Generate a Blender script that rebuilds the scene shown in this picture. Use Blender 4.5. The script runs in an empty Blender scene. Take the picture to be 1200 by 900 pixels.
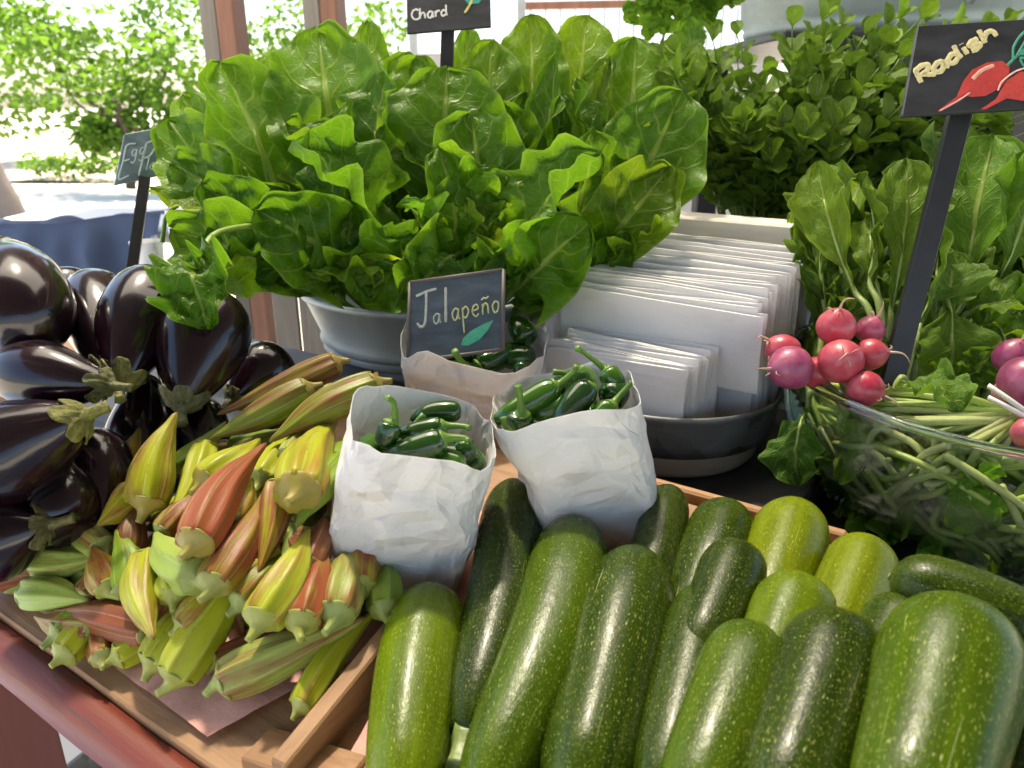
import bpy, math, random
import numpy as np
from mathutils import Vector, Matrix, noise

R = math.radians
rnd = random.Random(11)
scene = bpy.context.scene
COL = scene.collection

# ------------------------------------------------------------------ camera
TZ = 0.86            # height of the table top
H = 0.40             # camera above the table top
PITCH = R(20)
FPX = 906.0          # focal length in photograph pixels (1200 wide)
CP, SP = math.cos(PITCH), math.sin(PITCH)
cam_d = bpy.data.cameras.new('camera')
cam = bpy.data.objects.new('camera', cam_d); COL.objects.link(cam)
cam.location = (0, 0, TZ + H)
cam.rotation_euler = (math.pi / 2 - PITCH, 0, 0)
cam_d.sensor_width = 36; cam_d.lens = FPX / 1200 * 36
cam_d.clip_start = 0.02; cam_d.clip_end = 400
cam_d.dof.use_dof = True; cam_d.dof.focus_distance = 0.68; cam_d.dof.aperture_fstop = 10.0
scene.camera = cam

# ------------------------------------------------------------------ sky, sun, exposure
SUN_ELEV, SUN_AZ = R(64), R(-22)      # azimuth measured from straight ahead, positive to the right
world = bpy.data.worlds.new('World'); scene.world = world; world.use_nodes = True
wn = world.node_tree
sky = wn.nodes.new('ShaderNodeTexSky'); sky.sky_type = 'NISHITA'; sky.sun_disc = False
sky.sun_elevation = SUN_ELEV; sky.sun_rotation = SUN_AZ
sky.air_density = 1.0; sky.dust_density = 2.0; sky.ozone_density = 1.0
bgn = wn.nodes['Background']; bgn.inputs['Strength'].default_value = 0.115
wn.links.new(sky.outputs['Color'], bgn.inputs['Color'])
sun_d = bpy.data.lights.new('sun', 'SUN'); sun_d.energy = 5.0; sun_d.angle = R(3.0); sun_d.color = (1.0, 0.88, 0.68)
sun = bpy.data.objects.new('sun', sun_d); COL.objects.link(sun)
sd = Vector((math.sin(SUN_AZ) * math.cos(SUN_ELEV), math.cos(SUN_AZ) * math.cos(SUN_ELEV), math.sin(SUN_ELEV)))
sun.rotation_euler = sd.to_track_quat('Z', 'Y').to_euler(); sun.location = (0, 0, 6)
vs = scene.view_settings
vs.view_transform = 'Standard'; vs.look = 'None'; vs.gamma = 1.0; vs.use_curve_mapping = False
vs.exposure = 1.78
try:
    scene.cycles.use_denoising = True
    scene.cycles.max_bounces = 10; scene.cycles.transparent_max_bounces = 16
    scene.cycles.caustics_reflective = False; scene.cycles.caustics_refractive = False
except Exception:
    pass

# ------------------------------------------------------------------ picture pixel + depth -> place
CAM = np.array([0, 0, TZ + H])
def ray(px, py):
    X, Y = (px - 600) / FPX, (450 - py) / FPX
    return np.array([X, CP + Y * SP, -SP + Y * CP])
def at(px, py, t):
    return CAM + t * ray(px, py)
def at_z(px, py, z):
    r = ray(px, py); return CAM + r * ((z - CAM[2]) / r[2])
ANG = R(34)
U = np.array([math.cos(ANG), -math.sin(ANG), 0.0]); N = np.array([math.sin(ANG), math.cos(ANG), 0.0])
P0 = np.array([-0.165, 0.380, TZ]); SL = 0.2       # lower edge of the sloping tray and its slope
def pt(px, py, off=0.0):
    r = ray(px, py); d = CAM - P0
    t = (off + SL * d.dot(N) - d[2]) / (r[2] - SL * r.dot(N))
    return CAM + t * r
def tr(a, b, c=0.0):
    return P0 + a * U + b * N + np.array([0, 0, SL * b + c])
def depth(p):
    d = np.asarray(p) - CAM
    return d[1] * CP - d[2] * SP

# ------------------------------------------------------------------ node helper
class G:
    def __init__(s, name):
        s.m = bpy.data.materials.new(name); s.m.use_nodes = True
        s.t = s.m.node_tree; s.t.nodes.clear()
        s.out = s.t.nodes.new('ShaderNodeOutputMaterial')
    def put(s, sock, v):
        if hasattr(v, 'is_output') or isinstance(v, bpy.types.NodeSocket): s.t.links.new(v, sock)
        elif isinstance(v, (tuple, list)) and len(v) == 3 and sock.type == 'RGBA': sock.default_value = (*v, 1)
        else: sock.default_value = v
    def n(s, typ, ins=None, **kw):
        nd = s.t.nodes.new('ShaderNode' + typ)
        for k, v in kw.items(): setattr(nd, k, v)
        for k, v in (ins or {}).items(): s.put(nd.inputs[k], v)
        return nd
    def math(s, op, a, b=0.0, clamp=False):
        return s.n('Math', {0: a, 1: b}, operation=op, use_clamp=clamp).outputs[0]
    def mix(s, f, a, b, mode='MIX'):
        nd = s.n('Mix', data_type='RGBA', blend_type=mode)
        s.put(nd.inputs[0], f); s.put(nd.inputs[6], a); s.put(nd.inputs[7], b)
        return nd.outputs[2]
    def ramp(s, f, stops):
        nd = s.n('ValToRGB', {0: f}); cr = nd.color_ramp
        while len(cr.elements) < len(stops): cr.elements.new(0.5)
        for e, (p, c) in zip(cr.elements, stops):
            e.position = p; e.color = (*c, 1) if isinstance(c, tuple) else (c, c, c, 1)
        return nd.outputs[0]
    def noise(s, vec, scale, detail=3, rough=0.5, dist=0.0, d='3D', w=None):
        nd = s.n('TexNoise', {'Scale': scale, 'Detail': detail, 'Roughness': rough, 'Distortion': dist}, noise_dimensions=d)
        if vec is not None: s.put(nd.inputs['Vector'], vec)
        if w is not None: s.put(nd.inputs['W'], w)
        return nd.outputs[0]
    def uv(s): return s.n('UVMap').outputs[0]
    def obj(s): return s.n('TexCoord').outputs['Object']
    def sep(s, v): return s.n('SeparateXYZ', {0: v}).outputs
    def comb(s, x, y, z=0.0): return s.n('CombineXYZ', {0: x, 1: y, 2: z}).outputs[0]
    def scale(s, v, xyz): return s.n('Mapping', {'Vector': v, 'Scale': xyz}).outputs[0]
    def info(s): return s.n('ObjectInfo').outputs
    def attr(s, name): return s.n('Attribute', attribute_type='OBJECT', attribute_name=name).outputs['Fac']
    def bump(s, h, strength=0.3, dist=0.001): return s.n('Bump', {'Height': h, 'Strength': strength, 'Distance': dist}).outputs[0]
    def bsdf(s, **ins):
        nd = s.n('BsdfPrincipled')
        for k, v in ins.items(): s.put(nd.inputs[k.replace('_', ' ')], v)
        return nd
    def done(s, sh):
        s.t.links.new(sh.outputs[0] if hasattr(sh, 'outputs') else sh, s.out.inputs[0]); return s.m

MAT = {}
def m_zucchini():
    g = G('zucchini_skin'); uv = g.uv(); inf = g.info(); col = inf['Color']; rw = g.math('MULTIPLY', inf['Random'], 37.0)
    x, y, z = g.sep(uv)
    v2 = g.comb(g.math('ADD', x, rw), y, 0)
    mott = g.noise(g.scale(v2, (0.5, 1.2, 1)), 1.4, 4, 0.6)
    strip = g.noise(g.scale(v2, (0.10, 2.2, 1)), 1.5, 3, 0.6)
    base = g.mix(g.ramp(mott, [(0.35, 0.0), (0.7, 1.0)]), g.mix(0.42, col, (0.006, 0.02, 0.002)), g.mix(0.09, col, (0.20, 0.30, 0.02)))
    base = g.mix(g.math('MULTIPLY', g.ramp(strip, [(0.45, 0.0), (0.62, 1.0)]), 0.55), base, g.mix(0.16, col, (0.14, 0.24, 0.01)))
    wx = g.noise(v2, 9, 2, 0.5)
    vv = g.comb(g.math('ADD', g.math('ADD', x, rw), g.math('MULTIPLY', wx, 0.12)), y, 0)
    vo = g.n('TexVoronoi', {'Vector': g.scale(vv, (0.75, 1.1, 1)), 'Scale': 11.0, 'Randomness': 1.0}, voronoi_dimensions='2D')
    rr = g.sep(vo.outputs['Color'])
    thr = g.math('MULTIPLY', g.math('POWER', rr[0], 2.6), 0.19)
    spot = g.ramp(g.math('SUBTRACT', g.math('ADD', thr, 0.04), vo.outputs['Distance']), [(0.0, 0.0), (0.06, 1.0)])
    vo2 = g.n('TexVoronoi', {'Vector': g.scale(vv, (0.7, 1.2, 1)), 'Scale': 19.0}, voronoi_dimensions='2D')
    spot2 = g.ramp(g.math('SUBTRACT', g.math('ADD', 0.08, g.math('MULTIPLY', g.sep(vo2.outputs['Color'])[1], 0.20)), vo2.outputs['Distance']), [(0.0, 0.0), (0.1, 1.0)])
    pale = g.mix(0.42, col, (0.50, 0.54, 0.10))
    base = g.mix(g.math('MULTIPLY', spot2, 0.60), base, pale)
    base = g.mix(g.math('MULTIPLY', spot, 0.85), base, pale)
    scr = g.noise(g.scale(v2, (0.25, 6, 1)), 2.0, 2, 0.4, 1.5)
    msk = g.noise(g.scale(v2, (0.6, 1.0, 1)), 0.9, 1)
    sc = g.math('MULTIPLY', g.ramp(scr, [(0.70, 0.0), (0.725, 1.0)]), g.ramp(msk, [(0.52, 0.0), (0.6, 1.0)]))
    base = g.mix(g.math('MULTIPLY', sc, 0.8), base, (0.40, 0.42, 0.16))
    hgt = g.math('ADD', g.math('MULTIPLY', spot, 0.3), g.math('ADD', g.noise(v2, 5, 4, 0.7), g.math('MULTIPLY', sc, 0.5)))
    rough = g.math('ADD', 0.15, g.math('MULTIPLY', g.noise(v2, 2.2, 5, 0.7), 0.24))
    return g.done(g.bsdf(Base_Color=base, Roughness=rough, Specular_IOR_Level=0.22, Normal=g.bump(hgt, 0.30, 0.0014), Coat_Weight=0.03, Coat_Roughness=0.08))
def m_eggplant():
    g = G('eggplant_skin'); uv = g.uv(); inf = g.info(); x, y, z = g.sep(uv)
    v2 = g.comb(g.math('ADD', x, g.math('MULTIPLY', inf['Random'], 31.0)), y, 0)
    st = g.noise(g.scale(v2, (0.35, 3.5, 1)), 2.2, 5, 0.65, 0.6)
    big = g.noise(v2, 0.9, 3, 0.5)
    base = g.mix(g.ramp(big, [(0.35, 0.0), (0.75, 1.0)]), (0.004, 0.002, 0.004), (0.018, 0.005, 0.009))
    msk = g.ramp(g.noise(v2, 0.7, 2), [(0.5, 0.0), (0.68, 1.0)])
    base = g.mix(g.math('MULTIPLY', g.math('MULTIPLY', g.ramp(st, [(0.56, 0.0), (0.72, 1.0)]), msk), 0.5), base, (0.16, 0.10, 0.07))
    rough = g.math('ADD', 0.10, g.math('MULTIPLY', g.noise(v2, 3.5, 4, 0.7), 0.14))
    return g.done(g.bsdf(Base_Color=base, Roughness=rough, Specular_IOR_Level=0.5, Coat_Weight=0.15, Coat_Roughness=0.05, Normal=g.bump(g.noise(v2, 2.0, 3), 0.12, 0.003)))
def m_calyx():
    g = G('calyx'); o = g.obj(); col = g.info()['Color']
    nz = g.noise(o, 90, 4, 0.6); fib = g.math('ADD', g.noise(g.scale(g.uv(), (2, 45, 1)), 1.0, 4, 0.7), g.noise(o, 220, 3))
    base = g.mix(g.ramp(g.math('MULTIPLY', fib, 0.5), [(0.38, 0.0), (0.62, 1.0)]), g.mix(0.65, col, (0.02, 0.03, 0.006)), g.mix(0.15, col, (0.30, 0.28, 0.08)))
    return g.done(g.bsdf(Base_Color=base, Roughness=0.6, Normal=g.bump(g.math('ADD', fib, nz), 0.9, 0.003)))
def m_okra():
    g = G('okra_skin'); uv = g.uv(); inf = g.info(); col = inf['Color']; x, y, z = g.sep(uv); rw = g.math('MULTIPLY', inf['Random'], 57.0)
    bl = g.attr('blush')
    ang = g.math('MULTIPLY', y, 6.2832)
    cx = g.math('MULTIPLY', g.math('COSINE', ang), 1.0); sy = g.math('MULTIPLY', g.math('SINE', ang), 1.0)
    p = g.n('CombineXYZ', {0: g.math('ADD', cx, rw), 1: sy, 2: g.math('MULTIPLY', x, 1.6)}).outputs[0]
    nz = g.noise(p, 1.15, 3, 0.55)
    fine = g.noise(g.n('CombineXYZ', {0: g.math('MULTIPLY', cx, 7), 1: g.math('MULTIPLY', sy, 7), 2: g.math('ADD', g.math('MULTIPLY', x, 2.2), rw)}).outputs[0], 1.0, 4, 0.6)
    fac = g.math('ADD', g.math('ADD', g.math('MULTIPLY', g.math('SUBTRACT', nz, 0.5), 2.6), g.math('MULTIPLY', g.math('SUBTRACT', fine, 0.5), 1.3)), g.math('SUBTRACT', g.math('MULTIPLY', bl, 2.1), 0.26), True)
    fac = g.math('MULTIPLY', fac, g.math('ADD', 0.72, g.math('MULTIPLY', fine, 0.36)), True)
    red = g.mix(fine, (0.18, 0.016, 0.012), (0.38, 0.070, 0.035))
    red = g.mix(g.attr('maroon'), red, (0.13, 0.035, 0.028))
    base = g.mix(g.noise(p, 2.2, 2), g.mix(0.25, col, (0.12, 0.20, 0.02)), g.mix(0.2, col, (0.55, 0.50, 0.06)))
    base = g.mix(fac, base, red)
    sg = g.math('ABSOLUTE', g.math('SINE', g.math('MULTIPLY', y, 6.2832 * 3.5)))
    ridge = g.ramp(sg, [(0.0, 1.0), (0.16, 0.0)])
    base = g.mix(g.math('MULTIPLY', ridge, 0.30), base, (0.62, 0.60, 0.30))
    spk = g.ramp(g.noise(g.scale(uv, (26, 40, 1)), 1.0, 3, 0.6), [(0.68, 0.0), (0.74, 1.0)])
    base = g.mix(g.math('MULTIPLY', spk, 0.55), base, (0.10, 0.055, 0.02))
    rb_ = g.math('MULTIPLY', ridge, g.ramp(g.noise(g.scale(uv, (7, 3, 1)), 1.0, 3, 0.6), [(0.52, 0.0), (0.62, 1.0)]))
    base = g.mix(g.math('MULTIPLY', rb_, 0.6), base, (0.14, 0.06, 0.025))
    base = g.mix(g.ramp(x, [(0.90, 0.0), (1.0, 0.65)]), base, (0.16, 0.08, 0.03))
    fz = g.noise(g.scale(uv, (30, 300, 1)), 1.0, 2)
    return g.done(g.bsdf(Base_Color=base, Roughness=0.38, Specular_IOR_Level=0.28, Sheen_Weight=0.04, Sheen_Roughness=0.4, Normal=g.bump(g.math('ADD', fine, g.math('MULTIPLY', fz, 0.3)), 0.3, 0.0012)))
def m_okra_cap():
    g = G('okra_cap'); o = g.obj(); col = g.info()['Color']
    base = g.mix(g.noise(o, 140, 3), g.mix(0.25, col, (0.35, 0.40, 0.10)), g.mix(0.5, col, (0.20, 0.15, 0.05)))
    return g.done(g.bsdf(Base_Color=base, Roughness=0.5, Normal=g.bump(g.noise(o, 300, 3), 0.3, 0.001)))
def m_pepper():
    g = G('jalapeno_skin'); o = g.obj(); col = g.info()['Color']
    base = g.mix(g.noise(o, 45, 3), g.mix(0.35, col, (0.004, 0.02, 0.002)), col)
    return g.done(g.bsdf(Base_Color=base, Roughness=0.16, Specular_IOR_Level=0.6, Coat_Weight=0.4, Coat_Roughness=0.05, Normal=g.bump(g.noise(o, 70, 2), 0.15, 0.002)))
def m_stem():
    g = G('green_stem'); o = g.obj(); col = g.info()['Color']
    base = g.mix(g.noise(o, 120, 3), g.mix(0.35, col, (0.06, 0.12, 0.01)), col)
    return g.done(g.bsdf(Base_Color=base, Roughness=0.42, Subsurface_Weight=0.1, Subsurface_Radius=(0.003, 0.004, 0.001), Subsurface_Scale=0.4, Normal=g.bump(g.noise(g.scale(o, (1, 1, 0.25)), 400, 2), 0.3, 0.001)))
def m_leaf(name, lo, hi, vein, trans, nveins, vcol_amt=0.6, rough=0.38, tr_fac=0.42, blister=0.6):
    g = G(name); uv = g.uv(); inf = g.info(); x, y, z = g.sep(uv)
    c = g.math('MULTIPLY', g.math('ABSOLUTE', g.math('SUBTRACT', y, 0.5)), 2.0)
    wob = g.math('MULTIPLY', g.math('SUBTRACT', g.noise(uv, 5, 2), 0.5), 0.12)
    mid = g.ramp(g.math('SUBTRACT', c, g.math('MULTIPLY', g.math('SUBTRACT', 1.0, x), 0.085)), [(0.0, 1.0), (0.035, 0.0)])
    ph = g.math('MULTIPLY', g.math('ADD', g.math('SUBTRACT', x, g.math('MULTIPLY', c, 0.30)), wob), nveins)
    fr = g.math('ABSOLUTE', g.math('SUBTRACT', g.math('FRACT', g.math('ADD', ph, 20.0)), 0.5))
    sv = g.math('MULTIPLY', g.ramp(fr, [(0.0, 1.0), (0.085, 0.0)]), g.ramp(c, [(0.55, 1.0), (1.0, 0.15)]))
    vo = g.n('TexVoronoi', {'Vector': g.scale(uv, (14, 8, 1)), 'Scale': 1.6}, feature='DISTANCE_TO_EDGE')
    net = g.ramp(vo.outputs['Distance'], [(0.0, 1.0), (0.09, 0.0)])
    vm = g.math('MAXIMUM', mid, g.math('MULTIPLY', sv, 0.75))
    vm = g.math('MAXIMUM', vm, g.math('MULTIPLY', net, 0.22))
    nz = g.noise(uv, 3.2, 4, 0.6)
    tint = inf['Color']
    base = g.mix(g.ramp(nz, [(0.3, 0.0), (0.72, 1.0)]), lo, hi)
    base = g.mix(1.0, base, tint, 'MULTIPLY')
    base = g.mix(g.math('MULTIPLY', vm, vcol_amt), base, vein)
    edge = g.ramp(c, [(0.93, 0.0), (1.0, 1.0)])
    base = g.mix(g.math('MULTIPLY', edge, 0.35), base, vein)
    h = g.math('SUBTRACT', g.math('MULTIPLY', g.noise(uv, 9, 3, 0.5), blister), g.math('MULTIPLY', vm, 0.6))
    bmp = g.bump(h, 0.55, 0.004)
    pr = g.bsdf(Base_Color=base, Roughness=rough, Specular_IOR_Level=0.26, Normal=bmp)
    tcol = g.mix(1.0, g.mix(0.35, base, trans), tint, 'MULTIPLY')
    tl = g.n('BsdfTranslucent', {'Color': tcol, 'Normal': bmp})
    mx = g.n('MixShader', {0: tr_fac, 1: pr.outputs[0], 2: tl.outputs[0]})
    return g.done(mx)
def m_paper(name, col, tr_fac=0.18, crease=0.0):
    g = G(name); o = g.obj()
    nz = g.noise(o, 14, 5, 0.6); fb = g.noise(o, 500, 3, 0.7)
    base = g.mix(nz, tuple(c * 0.93 for c in col), tuple(min(1, c * 1.04) for c in col))
    hh = g.math('MULTIPLY', g.math('ADD', g.noise(o, 60, 4, 0.7), g.math('MULTIPLY', fb, 0.15)), 0.25)
    if crease:
        for k, (rx, ry, rz, sc_) in enumerate(((.4, .9, .2, 9), (1.3, .2, 2.1, 13), (2.2, 1.7, .6, 7), (.8, 2.6, 1.4, 17), (2.9, .5, 2.7, 11))):
            mp = g.n('Mapping', {'Vector': o, 'Rotation': (rx, ry, rz)}).outputs[0]
            wv = g.n('TexWave', {'Vector': mp, 'Scale': sc_, 'Distortion': 0.5, 'Detail': 1.0, 'Detail Scale': 0.8}, wave_type='BANDS', wave_profile='TRI').outputs[1]
            mk = g.ramp(g.noise(mp, 14, 1), [(0.47, 0.0), (0.52, 1.0)])
            hh = g.math('ADD', hh, g.math('MULTIPLY', g.math('MULTIPLY', wv, mk), crease))
    pr = g.bsdf(Base_Color=base, Roughness=0.62, Specular_IOR_Level=0.3, Normal=g.bump(hh, 0.9, 0.005))
    tl = g.n('BsdfTranslucent', {'Color': base})
    return g.done(g.n('MixShader', {0: tr_fac, 1: pr.outputs[0], 2: tl.outputs[0]}))
def m_zinc(name='galvanised_zinc', tint=(0.40, 0.45, 0.47)):
    g = G(name); o = g.obj()
    vo = g.n('TexVoronoi', {'Vector': o, 'Scale': 38.0})
    sp = g.sep(vo.outputs['Color'])[0]
    nz = g.noise(o, 9, 5, 0.65); st = g.noise(g.scale(o, (3, 3, 40)), 1.5, 4, 0.6)
    base = g.mix(nz, tuple(c * 0.62 for c in tint), tuple(min(1, c * 1.25) for c in tint))
    base = g.mix(g.math('MULTIPLY', sp, 0.22), base, (0.50, 0.55, 0.58))
    base = g.mix(g.math('MULTIPLY', g.ramp(st, [(0.5, 0.0), (0.75, 1.0)]), 0.35), base, (0.25, 0.27, 0.28))
    rough = g.math('ADD', 0.36, g.math('MULTIPLY', nz, 0.25))
    return g.done(g.bsdf(Base_Color=base, Metallic=0.35, Roughness=rough, Normal=g.bump(nz, 0.15, 0.002)))
def m_wood(name, a, b, grey=0.0, sc=1.0, rough=0.6, paint=None, wear=0.5, axis=0):
    g = G(name); o = g.obj()
    k = [(3, 40, 40), (40, 3, 40), (40, 40, 3)][axis]
    rnd_ = g.math('MULTIPLY', g.info()['Random'], 9.0)
    ov = g.n('VectorMath', {0: o, 1: g.comb(rnd_, rnd_, rnd_)}, operation='ADD').outputs[0]
    gr = g.noise(g.scale(ov, tuple(v * sc for v in k)), 1.0, 5, 0.65, 0.8)
    big = g.noise(g.scale(ov, tuple(v * 0.25 * sc for v in k)), 1.0, 3, 0.5, 0.4)
    base = g.mix(g.ramp(gr, [(0.3, 0.0), (0.7, 1.0)]), a, b)
    base = g.mix(g.math('MULTIPLY', g.ramp(big, [(0.4, 0.0), (0.7, 1.0)]), 0.4), base, tuple(c * 0.6 for c in a))
    if grey: base = g.mix(grey, base, (0.30, 0.28, 0.25))
    if paint:
        pm = g.math('ADD', g.math('MULTIPLY', gr, 0.6), g.math('MULTIPLY', g.noise(g.scale(ov, tuple(v * 0.12 for v in k)), 1.6, 4, 0.6), 0.9))
        base = g.mix(g.ramp(pm, [(wear - 0.03 + 0.25, 1.0), (wear + 0.03 + 0.25, 0.0)]), base, g.mix(gr, paint, tuple(c * 1.5 for c in paint)))
    return g.done(g.bsdf(Base_Color=base, Roughness=rough, Normal=g.bump(gr, 0.45, 0.002)))
def m_plain(name, col, rough=0.5, metal=0.0, vary=0.15, sc=20, bump=0.1, spec=0.5, coat=0.0):
    g = G(name); o = g.obj(); nz = g.noise(o, sc, 5, 0.62)
    base = g.mix(nz, tuple(c * (1 - vary) for c in col), tuple(min(1, c * (1 + vary)) for c in col))
    return g.done(g.bsdf(Base_Color=base, Roughness=g.math('ADD', rough - 0.08, g.math('MULTIPLY', nz, 0.16)), Metallic=metal, Specular_IOR_Level=spec, Coat_Weight=coat, Normal=g.bump(nz, bump, 0.003)))
def m_slate(name, col):
    g = G(name); o = g.obj(); nz = g.noise(o, 30, 6, 0.7); sm = g.noise(g.scale(o, (20, 60, 60)), 1.0, 4, 0.6)
    base = g.mix(g.ramp(sm, [(0.35, 0.0), (0.8, 1.0)]), col, tuple(min(1, c * 2.1 + 0.01) for c in col))
    return g.done(g.bsdf(Base_Color=base, Roughness=0.42, Specular_IOR_Level=0.5, Normal=g.bump(nz, 0.25, 0.001)))
def m_chalk():
    g = G('chalk_paint'); o = g.obj(); col = g.info()['Color']
    return g.done(g.bsdf(Base_Color=g.mix(g.ramp(g.noise(o, 350, 3, 0.7), [(0.3, 0.0), (0.7, 1.0)]), g.mix(0.35, col, (0.03, 0.03, 0.03)), col), Roughness=0.8))
def m_glass():
    g = G('clear_glass')
    fr = g.n('Fresnel', {'IOR': 1.5}).outputs[0]
    fc = g.math('POWER', g.n('LayerWeight', {'Blend': 0.5}).outputs['Facing'], 3.0)
    tp = g.n('BsdfTransparent', {'Color': g.mix(fc, (0.985, 0.995, 0.985), (0.72, 0.82, 0.74))}); gl = g.n('BsdfGlossy', {'Color': (1, 1, 1), 'Roughness': 0.03})
    return g.done(g.n('MixShader', {0: g.math('MULTIPLY', fr, 0.40), 1: tp.outputs[0], 2: gl.outputs[0]}))
def m_rimglass():
    g = G('rim_glass'); return g.done(g.bsdf(Base_Color=(0.93, 0.97, 0.94), Roughness=0.02, Transmission_Weight=1.0, IOR=1.5))
def m_sun_diffuser():  # warm sheet added to dim and diffuse the sun
    g = G('added_sun_diffuser')
    tl = g.n('BsdfTranslucent', {'Color': (0.95, 0.88, 0.76)})
    return g.done(g.n('MixShader', {0: 0.76, 1: g.n('BsdfTransparent', {'Color': (1, 1, 1)}).outputs[0], 2: tl.outputs[0]}))
def m_radish():
    g = G('radish_skin'); o = g.obj(); col = g.info()['Color']
    base = g.mix(g.ramp(g.noise(o, 60, 5, 0.65), [(0.35, 0.0), (0.75, 1.0)]), col, g.mix(0.35, col, (0.75, 0.36, 0.36)))
    return g.done(g.bsdf(Base_Color=base, Roughness=0.32, Subsurface_Weight=0.15, Subsurface_Radius=(0.008, 0.003, 0.003), Subsurface_Scale=0.5, Normal=g.bump(g.noise(o, 130, 4), 0.25, 0.0015)))
def m_ground():
    g = G('pale_paving'); o = g.obj(); nz = g.noise(o, 0.6, 6, 0.65); f = g.noise(o, 30, 4, 0.7)
    base = g.mix(nz, (0.55, 0.51, 0.45), (0.74, 0.70, 0.63)); base = g.mix(g.math('MULTIPLY', f, 0.2), base, (0.4, 0.36, 0.3))
    return g.done(g.bsdf(Base_Color=base, Roughness=0.85, Normal=g.bump(f, 0.3, 0.004)))

MAT['zucchini'] = m_zucchini(); MAT['eggplant'] = m_eggplant(); MAT['calyx'] = m_calyx()
MAT['okra'] = m_okra(); MAT['okra_cap'] = m_okra_cap(); MAT['pepper'] = m_pepper(); MAT['stem'] = m_stem()
MAT['chard'] = m_leaf('chard_leaf', (0.058, 0.165, 0.005), (0.120, 0.270, 0.010), (0.38, 0.50, 0.10), (0.36, 0.65, 0.015), 6.5, 0.72, 0.40, 0.48, 0.70)
MAT['radleaf'] = m_leaf('radish_leaf', (0.070, 0.160, 0.010), (0.140, 0.250, 0.018), (0.42, 0.50, 0.12), (0.34, 0.52, 0.02), 8.0, 0.6, 0.5, 0.38, 1.0)
MAT['herb'] = m_leaf('herb_leaf', (0.110, 0.215, 0.014), (0.190, 0.310, 0.028), (0.22, 0.34, 0.12), (0.18, 0.32, 0.03), 4.0, 0.5, 0.5, 0.30, 0.4)
MAT['parsley'] = m_leaf('parsley_leaf', (0.09, 0.24, 0.012), (0.18, 0.36, 0.02), (0.30, 0.45, 0.08), (0.45, 0.75, 0.03), 4.0, 0.4, 0.5, 0.55, 0.4)
MAT['bush'] = m_leaf('bush_leaf', (0.05, 0.13, 0.015), (0.12, 0.24, 0.02), (0.25, 0.36, 0.08), (0.32, 0.55, 0.04), 4.0, 0.3, 0.5, 0.5, 0.3)
MAT['bag'] = m_paper('white_kraft_paper', (0.88, 0.865, 0.85), 0.28, 0.40)
MAT['flatbag'] = m_paper('white_bag_paper', (0.87, 0.855, 0.845), 0.22, 0.06)
MAT['carton'] = m_paper('cream_card', (0.76, 0.72, 0.65), 0.05)
MAT['pink'] = m_paper('pink_butcher_paper', (0.82, 0.44, 0.37), 0.1)
MAT['zinc'] = m_zinc(); MAT['zinc_dark'] = m_zinc('dark_zinc', (0.075, 0.078, 0.075)); MAT['zinc_teal'] = m_zinc('teal_zinc', (0.33, 0.42, 0.42))
MAT['tan'] = m_wood('tan_wood', (0.26, 0.125, 0.048), (0.46, 0.27, 0.13), sc=2.4)
MAT['rail'] = m_wood('worn_red_rail', (0.13, 0.105, 0.08), (0.035, 0.027, 0.02), paint=(0.15, 0.026, 0.014), wear=0.58, rough=0.55, sc=3.2)
MAT['redwood'] = m_wood('red_painted_wood', (0.20, 0.06, 0.04), (0.28, 0.09, 0.06), axis=2)
MAT['post_grey'] = m_wood('weathered_grey_wood', (0.13, 0.115, 0.095), (0.22, 0.20, 0.17), axis=2)
MAT['post_red'] = m_wood('red_brown_wood', (0.19, 0.085, 0.052), (0.30, 0.145, 0.09), axis=2)
MAT['darktable'] = m_plain('dark_table_paint', (0.030, 0.030, 0.032), 0.45)
MAT['black'] = m_plain('black_metal', (0.014, 0.015, 0.017), 0.38, vary=0.25, sc=60)
MAT['slate'] = m_slate('chalkboard', (0.022, 0.024, 0.027)); MAT['slate_blue'] = m_slate('blue_grey_chalkboard', (0.040, 0.055, 0.070)); MAT['slate_pale'] = m_slate('lightened_chalkboard', (0.085, 0.125, 0.150)); MAT['slate_frame'] = m_plain('worn_board_edge', (0.10, 0.085, 0.08), 0.5)  # slate_pale carries extra lightness in place of light on the shaded board
MAT['sun_diffuser'] = m_sun_diffuser(); MAT['roofwood'] = m_wood('brown_roof_boards', (0.055, 0.042, 0.035), (0.09, 0.07, 0.055)); MAT['rimglass'] = m_rimglass(); MAT['chalk'] = m_chalk(); MAT['glass'] = m_glass(); MAT['radish'] = m_radish()
MAT['ceramic'] = m_plain('beige_stoneware', (0.34, 0.29, 0.23), 0.35, vary=0.12, sc=25, coat=0.3)
MAT['white'] = m_plain('white_paint', (0.78, 0.77, 0.74), 0.5, vary=0.05, sc=6)
MAT['cream'] = m_plain('cream_skin', (0.70, 0.62, 0.42), 0.35, vary=0.1)
MAT['blue'] = m_plain('blue_cloth', (0.045, 0.068, 0.13), 0.85, vary=0.25, sc=9, bump=0.2)
MAT['tile'] = m_plain('sky_tinted_floor_tile', (0.36, 0.47, 0.66), 0.35, vary=0.06, sc=4)  # blue cast of the sky's light is put into the tile colour
MAT['grout'] = m_plain('grout', (0.66, 0.66, 0.64), 0.8)
MAT['ground'] = m_ground(); MAT['bark'] = m_plain('pale_bark', (0.24, 0.19, 0.15), 0.85, vary=0.35, sc=8, bump=0.6)
MAT['soil'] = m_plain('dry_soil', (0.52, 0.43, 0.34), 0.9, vary=0.4, sc=3, bump=0.6)
MAT['twig'] = m_plain('twig_bark', (0.10, 0.075, 0.05), 0.8); MAT['terracotta'] = m_plain('terracotta', (0.42, 0.22, 0.15), 0.7)
MAT['plastic'] = m_glass(); MAT['plastic'].name = 'clear_plastic'

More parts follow.
